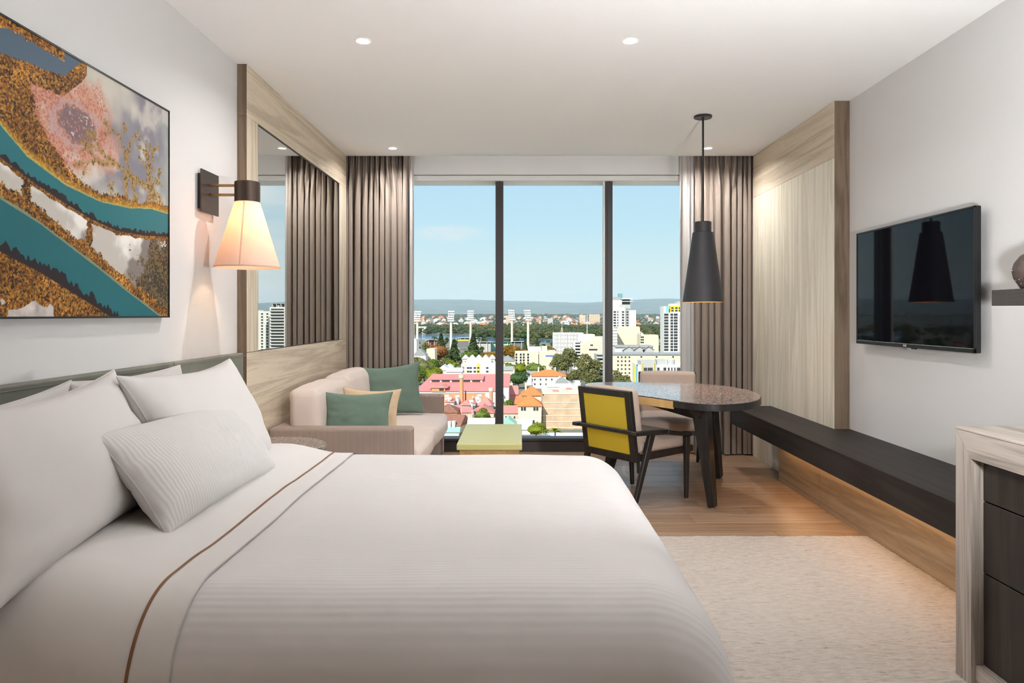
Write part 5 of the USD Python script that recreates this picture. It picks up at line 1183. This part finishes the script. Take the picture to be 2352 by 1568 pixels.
# ---- reflected in the mirror: two towers off to the right
t = block('pale_tower', 'pale high rise with window columns, seen only in the wall mirror', 0, 1, 712, 700, 18, 'render_white'); t.prim.GetAttribute('xformOp:translate').Set(Gf.Vec3d(252, 700, GZ)); W = 26
t.add('shaft', bx(-W / 2, W / 2, -1, 17, 0, t.h - 1), MAT['render_white'], smooth=False)
for j in range(16):
    for i in range(5):
        t.add('window', bx(-W / 2 + 2.6 + i * 5.2 - .9, -W / 2 + 2.6 + i * 5.2 + .9, -1.1, -.95, t.h - 4.5 - j * 2.9, t.h - 3.0 - j * 2.9), MAT['far_glass'], smooth=False)
t = block('balcony_tower', 'taller high rise with balcony bands, seen only in the wall mirror', 0, 1, 700, 680, 18, 'render_white'); t.prim.GetAttribute('xformOp:translate').Set(Gf.Vec3d(225, 680, GZ)); W = 15
t.add('shaft', bx(-W / 2, W / 2, -1, 17, 0, t.h - 2), MAT['render_white'], smooth=False)
for j in range(18):
    z = t.h - 6 - j * 2.9
    t.add('balcony', bx(-W / 2 + 1, W / 2 - 1, -2.2, -.9, z, z + .9), MAT['render_white'], smooth=False); t.add('balcony_glass', bx(-W / 2 + 1.4, W / 2 - 1.4, -1.1, -.95, z + .9, z + 2.4), MAT['far_glass'], smooth=False)
t.add('roof_frame', join([bx(x - .3, x + .3, 2, 12, t.h - 2, t.h + 1.5) for x in (-6, -2, 2, 6)] + [bx(-7, 7, 2, 12, t.h + 1.2, t.h + 1.8)]), MAT['wall_grey'], smooth=False)

# ---- trees
def crown(kind, seed, n):
    """clumps of leaves on a lobed crown of unit height; every clump is a small bent quad"""
    rg = np.random.default_rng(seed)
    if kind == 'pine':
        z = rg.uniform(.06, 1.0, n) ** 1.15; tier = np.floor(z * 13) / 13; r = (1 - z) * .27 * (1 - .55 * ((z - tier) * 13)) + .012; a = rg.uniform(0, 2 * PI, n)
        P = np.stack([r * np.cos(a), r * np.sin(a), z], 1); s = .030 + .02 * rg.uniform(0, 1, n); N = P * [1, 1, .15] + [0, 0, .03]
    else:
        if kind == 'dome': L = [(0, 0, .45, .56)] + [(.34 * math.cos(k), .34 * math.sin(k), .50, .34) for k in np.arange(6)]
        elif kind == 'gum': L = [(rg.uniform(-.24, .24), rg.uniform(-.24, .24), rg.uniform(.38, .86), rg.uniform(.13, .22)) for _ in range(13)]
        else: L = [(0, 0, .60, .30)] + [(rg.uniform(-.28, .28), rg.uniform(-.28, .28), rg.uniform(.34, .78), rg.uniform(.17, .26)) for _ in range(9)]
        L = np.array(L); pick = rg.choice(len(L), n, p=L[:, 3] ** 2 / (L[:, 3] ** 2).sum()); d = rg.normal(size=(n, 3)); d /= np.linalg.norm(d, axis=1, keepdims=True); d[:, 2] = np.where(d[:, 2] < -.4, -d[:, 2], d[:, 2])
        rr = L[pick, 3] * rg.uniform(.72, 1.04, n); P = L[pick, :3] + d * rr[:, None]
        if kind == 'dome': P[:, 2] = np.maximum(P[:, 2], .06)
        s = (.026 if kind != 'gum' else .022) * rg.uniform(.7, 1.5, n); N = d
    N = N / np.linalg.norm(N, axis=1, keepdims=True) + rg.normal(size=(n, 3)) * .55; N /= np.linalg.norm(N, axis=1, keepdims=True)
    a = np.cross(N, rg.normal(size=(n, 3))); a /= np.linalg.norm(a, axis=1, keepdims=True); b = np.cross(N, a)
    q = [P + s[:, None] * (i * a + j * b * .7) + (s * .25 * (1 if i * j > 0 else -1))[:, None] * N for i, j in ((-1, -1), (1, -1), (1, 1), (-1, 1))]
    v = np.stack(q, 1).reshape(-1, 3); k = np.arange(n)[:, None] * 4
    f = np.vstack([k + [0, 1, 2], k + [0, 2, 3]]); return v, f
def core(kind, seed):
    if kind == 'pine': return lathe([(0, .05), (.17, .06), (.10, .45), (.03, .85), (0, .95)], 8)
    m = trimesh.creation.icosphere(2, 1.0); s = (.36, .36, .28) if kind != 'dome' else (.46, .46, .40); v = m.vertices * s * (.75 + .5 * fbm(m.vertices * 1.6 + seed, 3, seed))[:, None] + [0, 0, .58 if kind != 'dome' else .42]
    return v, m.faces
PROTO = {}; PLANTED = []
def tree(name, label, u, vt, vb, D, kind='broad', mat='leaf_green', wide=1.0, group=None, n=1100):
    """a tree whose top stands at photo row vt; vb is where its crown or trunk is lost to view"""
    for step in (0, 10, -10, 20, -20, 30, -30, 42, -42, 55, -55):       # stand clear of the houses and of the trees already planted
        x = ux(u, D + step); h = vz_(vt, D + step) - GZ; r_ = h * wide * .46
        if all(abs(x - bx_) > w_ / 2 + r_ * .8 or y0_ - D - step > r_ or D + step - y0_ - d_ > r_ for bx_, w_, y0_, d_ in BUILT) and all(math.hypot(x - a_, D + step - b_) > (r_ + c_) * .85 for a_, b_, c_ in PLANTED): D = D + step; break
    x = ux(u, D); h = vz_(vt, D) - GZ; key = (name, kind, mat); rz = (u * 7.3) % 6.28; PLANTED.append((x, D, h * wide * .46))
    if key not in PROTO:
        t = Thing(name, label, 'tree', (x, D, GZ), rz, group=group, local=True); t.s.Set(Gf.Vec3f(h * wide, h * wide, h))
        v, f = crown(kind, len(PROTO) + 3, n)
        t.add('foliage', join([(v, f), core(kind, len(PROTO))]) if kind not in ('gum',) else (v, f), MAT[mat], smooth=False)
        t.add('trunk', tube([(0, 0, 0), (.01, 0, .3), (.0, .01, .62 if kind != 'pine' else .9)], [.030, .022, .008], 8), MAT['bark'])
        if kind == 'gum':
            t.add('branch', tube([(0, 0, .25), (.10, .03, .50), (.16, .02, .72)], [.018, .012, .005], 6), MAT['bark_pale']); t.add('branch', tube([(0, 0, .28), (-.09, -.05, .50), (-.18, -.06, .70)], [.018, .012, .005], 6), MAT['bark_pale'])
        PROTO[key] = t; return t
    return copy_of(PROTO[key], label, (x, D, GZ), rz, (h * wide, h * wide, h), group)
T = tree
T('broadleaf_tree', 'dark green rounded tree between the pink house and the orange roof', 1191, 850, 893, 446, 'broad', 'leaf_dark', 1.25)
T('broadleaf_tree', 'dark olive garden tree against the left side of the centre post', 1131, 930, 962, 300, 'broad', 'leaf_dark', 1.15)
T('broadleaf_tree', 'leafy green tree at the bottom of the window left of the palm', 1231, 969, 1003, 266, 'broad', 'leaf_lime', 1.35)
T('broadleaf_tree', 'sparse green tree above the low table, left of its neighbours', 1079, 930, 963, 300, 'broad', 'leaf_green', 1.05)
T('broadleaf_tree', 'small green tree between the sparse one and the dark one', 1108, 937, 962, 298, 'broad', 'leaf_green', 1.1)
T('broadleaf_tree', 'small green tree right of the centre post in front of the red shed', 1167, 916, 935, 330, 'broad', 'leaf_green', .9)
for k, (u, vt, D, w_, m) in enumerate([(957, 833, 470, 1.1, 'leaf_green'), (972, 826, 500, 1.0, 'leaf_olive'), (984, 824, 520, 1.1, 'leaf_green'), (999, 822, 540, 1.0, 'leaf_olive'), (997, 842, 450, 1.0, 'leaf_lime'), (1012, 829, 530, 1.0, 'leaf_olive'), (961, 816, 570, 1.0, 'leaf_olive'), (952, 845, 440, 1.0, 'leaf_green'), (1024, 818, 600, .9, 'leaf_olive'), (975, 840, 452, 1.0, 'leaf_lime')]):
    T('broadleaf_tree', ['green street tree against the left curtain edge, second lowest of its group', 'olive tree in the left park group, behind the green street tree', 'green tree in the middle of the left park group', 'olive tree at the right of the left park group', 'yellow green tree left of the gabled cottage', 'olive tree behind the gabled cottage', 'olive tree at the left curtain edge, highest of its group', 'lowest green tree by the left curtain above the cushion', 'olive tree left of the first tall pine', 'yellow green tree in the left street group'][k], u, vt, 860, D, 'broad', m, w_)
T('broadleaf_tree', 'yellow green tree below the first tall pine', 1037, 824, 840, 560, 'broad', 'leaf_lime', 1.0)
T('broadleaf_tree', 'amber tree beside the centre post above the townhouses', 1126, 804, 816, 640, 'broad', 'leaf_amber', 1.3)
T('broadleaf_tree', 'big amber autumn tree right of the centre post', 1173, 787, 817, 690, 'broad', 'leaf_amber', 1.15)
T('broadleaf_tree', 'amber tree top behind the cream hotel', 1262, 795, 805, 720, 'broad', 'leaf_amber', .9)
T('broadleaf_tree', 'rust brown autumn tree left of the tall pines', 1009, 787, 820, 680, 'broad', 'leaf_rust', 1.15)
T('broadleaf_tree', 'rust tinted tree top just above the cream hotel roof', 1206, 798, 808, 700, 'broad', 'leaf_rust', .8)
T('broadleaf_tree', 'small green tree below the grey roofed house', 1165, 830, 843, 520, 'broad', 'leaf_green', 1.1)
T('broadleaf_tree', 'yellow green tree in front of the cream hotel, left of the green one', 1195, 833, 848, 520, 'broad', 'leaf_lime', 1.1)
T('broadleaf_tree', 'bright green tree at the foot of the cream hotel', 1232, 832, 850, 520, 'broad', 'leaf_green', 1.25)
T('dome_tree', 'wide dome shaped green fig tree behind the townhouses', 1078, 804, 818, 690, 'dome', 'leaf_green', 1.15)
for k, (u, vt, D) in enumerate([(1043, 780, 700), (1087, 767, 760), (1013, 766, 860), (1206, 777, 850), (1234, 777, 830)]):
    T('pine_tree', ['tall dark pine tree right of the rust brown tree', 'tall dark pine tree right of the scoreboard', 'slim dark pine tree left of the middle floodlight', 'small pine beside the far right floodlight pole', 'small pine above the cream hotel'][k], u, vt, 820, D, 'pine', 'leaf_pine', 1.25 if k < 3 else .9)
for k, (u, vt, D, w_) in enumerate([(1300, 797, 520, .95), (1288, 812, 500, .9), (1352, 810, 470, .95), (1330, 838, 440, 1.0), (1360, 845, 420, 1.05), (1385, 828, 450, 1.0), (1420, 848, 408, 1.0), (1312, 850, 425, .9), (978, 786, 690, .9), (1432, 862, 400, .9), (1400, 866, 395, 1.0)]):
    T('gum_tree', ['tallest gum tree right of the cream hotel', 'gum tree at the corner of the cream hotel', 'gum tree in front of the pink office block', 'broad gum tree above the yellow backed chair', 'low gum tree just above the work table', 'gum tree left of the right window post', 'gum tree right of the right window post below the flats', 'gum tree between the orange roof and the yellow backed chair', 'grey gum tree near the left curtain among the park trees', 'gum tree nearest the far chair back', 'low gum tree hidden partly by the right window post'][k], u, vt, 880, D, 'gum', 'leaf_olive', w_, n=1500)
# palm and bare tree
t = local_thing('palm_tree', 'small palm with arching fronds in front of the sandstone wall', 'palm tree', ux(1275, 266), 266); ph = vz_(991, 266) - GZ
t.add('trunk', tube([(0, 0, 0), (.05, 0, ph)], [.30, .22], 8), MAT['bark'])
for k in range(26):
    a, e0 = k * 2.399, .25 + 1.1 * ((k * 5) % 26) / 26; L_ = 3.0 + .5 * ((k * 3) % 5) / 5; s_ = np.linspace(0, 1, 7)
    r_ = L_ * s_ * math.cos(e0) + .3 * s_ ** 2; z_ = ph + L_ * s_ * math.sin(e0) - 1.5 * s_ ** 2.2; wd = .34 * np.maximum(np.sin(PI * np.clip(s_ * .95 + .05, 0, .999)), 0) ** .7
    c_, n_ = np.array([math.cos(a), math.sin(a)]), np.array([-math.sin(a), math.cos(a)])
    L1 = np.c_[r_[:, None] * c_ + wd[:, None] * n_, z_ - wd * .5]; L2 = np.c_[r_[:, None] * c_, z_]; L3 = np.c_[r_[:, None] * c_ - wd[:, None] * n_, z_ - wd * .5]
    v = np.vstack([L1, L2, L3]); f = [[i, i + 1, i + 8] for i in range(6)] + [[i, i + 8, i + 7] for i in range(6)] + [[i + 7, i + 8, i + 15] for i in range(6)] + [[i + 7, i + 15, i + 14] for i in range(6)]
    t.add('frond', (v, np.array(f)), MAT['leaf_lime'], smooth=False)
t = local_thing('bare_tree', 'leafless pale branched tree behind the low table top', 'tree', ux(1085, 292), 292); rg = np.random.default_rng(5)
def limb(p, d, L_, r, depth):
    q = p + d * L_; t.add('branch', tube([p, (p + q) / 2 + rg.normal(size=3) * L_ * .06, q], [r, r * .8, r * .6], 5), MAT['bark_pale'])
    if depth:
        for _ in range(2 + (depth > 2)):
            e = d + rg.normal(size=3) * .45; e[2] = abs(e[2]) + .25; limb(q, e / np.linalg.norm(e), L_ * .72, r * .6, depth - 1)
limb(np.array([0., 0, 0]), np.array([.05, 0, 1.0]), 3.0, .26, 3)
t = local_thing('flag_pole', 'thin white pole standing before the tall brick chimney', 'pole', ux(1060, 296), 296); t.add('shaft', lathe([(0, 0), (.06, 0), (.05, 14.5), (0, 14.5)], 8), MAT['render_white'], smooth=False); t.add('finial', lathe([(0, 14.4), (.12, 14.5), (.12, 14.65), (0, 14.75)], 8), MAT['render_white'], smooth=False)

# ---- far suburb across the river: houses one by one, woodland as a mass
rg = np.random.default_rng(21); first = {}; spots = []
FL = {'tile_orange': 'small orange roofed house in the far suburb across the river', 'roof_white': 'small white roofed house in the far suburb across the river', 'tile_brown': 'small brown roofed house in the far suburb across the river'}
for k in range(150):
    for _ in range(60):
        u = rg.uniform(945, 1570); D = rg.uniform(2450, 4700)
        if all(math.hypot(ux(u, D) - x_, D - y_) > 34 for x_, y_ in spots): break
    spots.append((ux(u, D), D)); z_ = gz(D) - .3
    r_ = ('tile_orange', 'roof_white', 'tile_orange', 'tile_brown', 'roof_white')[k % 5]; s_ = rg.uniform(.85, 1.35); gname = FL[r_].split(' in the')[0][6:] + 's'
    if r_ not in first:
        t = Thing('suburban_house', FL[r_], 'house', (ux(u, D), D, z_), rg.uniform(-.6, .6), group=gname, local=True); t.s.Set(Gf.Vec3f(s_, s_, s_))
        t.add('wall', bx(-9, 9, 0, 11, 0, 8.5), MAT['render_cream' if r_ != 'roof_white' else 'render_white'], smooth=False); t.add('roof', hip(18, 11, 8.5, 13.5, 1), MAT[r_], smooth=False); first[r_] = t
    else: copy_of(first[r_], FL[r_], (ux(u, D), D, z_), rg.uniform(-.6, .6), (s_, s_, s_), gname)
for k in range(44):
    u, D = ((-300 + 25.5 * (k * 17 % 47), 330 + 14 * (k * 7 % 47)) if k % 4 else (1600 + 45 * (k // 4), 330 + 47 * ((k // 4) * 5 % 11))); r_ = ('tile_orange', 'roof_white', 'tile_brown')[k % 3]
    if u > 1500 and 600 < D < 760: D = 480
    copy_of(first[r_], {'tile_orange': 'orange', 'roof_white': 'white', 'tile_brown': 'brown'}[r_] + ' roofed town house beside the window view, outside the photo', (ux(u, D), D, GZ - .3), rg.uniform(-.7, .7), (.8, .8, .8), {'tile_orange': 'orange', 'roof_white': 'white', 'tile_brown': 'brown'}[r_] + ' roofed town houses outside the photo')
fw = None
for k in range(46):
    u = 946 + k * 13.7 + rg.uniform(-6, 6); D = 7200 + 480 * (k % 4); s_ = rg.uniform(.6, 1.3)
    if fw is None:
        fw = Thing('factory_shed', 'white factory shed strung along the foot of the hills', 'shed', (ux(u, D), D, gz(D)), 0, group='white factory sheds below the hills', local=True); fw.s.Set(Gf.Vec3f(s_, 1, s_))
        fw.add('wall', bx(-32, 32, 0, 40, 0, 17), MAT['render_white'], smooth=False); fw.add('roof', gable(64, 40, 17, 22, 1, 'x'), MAT['roof_white'], smooth=False)
    else: copy_of(fw, 'white factory shed strung along the foot of the hills', (ux(u, D), D, gz(D)), 0, (s_, 1, s_ * rg.uniform(.7, 1.2)), 'white factory sheds below the hills')
for (a, b, vt, lab) in ((1331, 1345, 723, 'left brick apartment block on the far skyline below the hills'), (1353, 1378, 721.5, 'wider right brick apartment block on the far skyline below the hills'), (1258, 1270, 731, 'tiny grey apartment block in the far suburb left of the spire'), (1162, 1178, 724, 'red brick flats behind the floodlight beside the centre post')):
    t = block('brick_apartments', lab, a, b, vt, 2900, 22, 'sandstone' if a != 1258 else 'wall_grey')
    for j in range(5): t.add('window_band', join(panes(0, 1, 5, -t.w / 2, t.w / 2, t.h - 4 - j * 5, t.h - 1 - j * 5, t.w / 9, 1.9)), MAT['render_pink'], smooth=False)
PI_ = UsdGeom.PointInstancer.Define(stage, '/World/woodland'); tag(PI_.GetPrim(), 'broad dark green woodland across the river up to the hills', 'woodland', None, 'stuff')
pr = []
for k, (kd, m) in enumerate((('broad', 'leaf_far'), ('gum', 'leaf_olive'), ('broad', 'leaf_far'), ('broad', 'leaf_dark'))):
    v, f = crown(kd, 60 + k, 420); p_ = f'/World/woodland/crown' + (f'_{k:03d}' if k else ''); cr = core(kd, k); v2 = v.copy(); c_ = v.reshape(-1, 4, 3).mean(1).repeat(4, 0); v2 = c_ + (v - c_) * 1.9
    usdkit.mesh(stage, p_, join([(v2, f), (cr[0] * [1, 1, .9], cr[1])]), MAT[m], smooth=False); pr.append(Sdf.Path(p_))
pts, sc, ids = [], [], []
while len(pts) < 6500:
    u = rg.uniform(60, 1830) if rg.uniform() < .25 else rg.uniform(930, 1600); D = math.exp(rg.uniform(math.log(1330), math.log(8600))); v = 722 + 76395 / D
    if 905 < u < 1090 and D < 1660: continue
    if D < 1400 and u < 1130: continue
    if 2400 < D < 4800 and rg.uniform() < .45: continue
    h_ = rg.uniform(9, 17) * (1 if D < 2400 else .72 if D < 4800 else 1.5); pts.append((ux(u, D), D, gz(D) - 1)); sc.append((h_ * 1.25, h_ * 1.25, h_)); ids.append(int(rg.choice(4, p=[.4, .25, .2, .15])))
for _ in range(260):     # scattered town trees between the nearer buildings
    u = rg.uniform(940, 1560); D = rg.uniform(560, 1180)
    if D > 840 and u < 1230 and D < 1050: continue
    h_ = rg.uniform(5, 10); pts.append((ux(u, D), D, GZ - .5)); sc.append((h_ * 1.2, h_ * 1.2, h_)); ids.append(int(rg.choice(4)))
for _ in range(1500):    # the town goes on to either side of the window view
    u = rg.uniform(-500, 925) if rg.uniform() < .75 else rg.uniform(1590, 2200); D = math.exp(rg.uniform(math.log(290), math.log(1330)))
    if u > 1500 and 640 < D < 720: continue
    h_ = rg.uniform(5, 12); pts.append((ux(u, D), D, GZ - .5)); sc.append((h_ * 1.25, h_ * 1.25, h_)); ids.append(int(rg.choice(4)))
PI_.CreatePrototypesRel().SetTargets(pr); PI_.CreateProtoIndicesAttr(Vt.IntArray(ids)); PI_.CreatePositionsAttr(Vt.Vec3fArray([Gf.Vec3f(*p) for p in pts])); PI_.CreateScalesAttr(Vt.Vec3fArray([Gf.Vec3f(*s_) for s_ in sc]))
ang_ = rg.uniform(0, 2 * PI, len(pts)); PI_.CreateOrientationsAttr(Vt.QuathArray([Gf.Quath(math.cos(a / 2), 0, 0, math.sin(a / 2)) for a in ang_]))
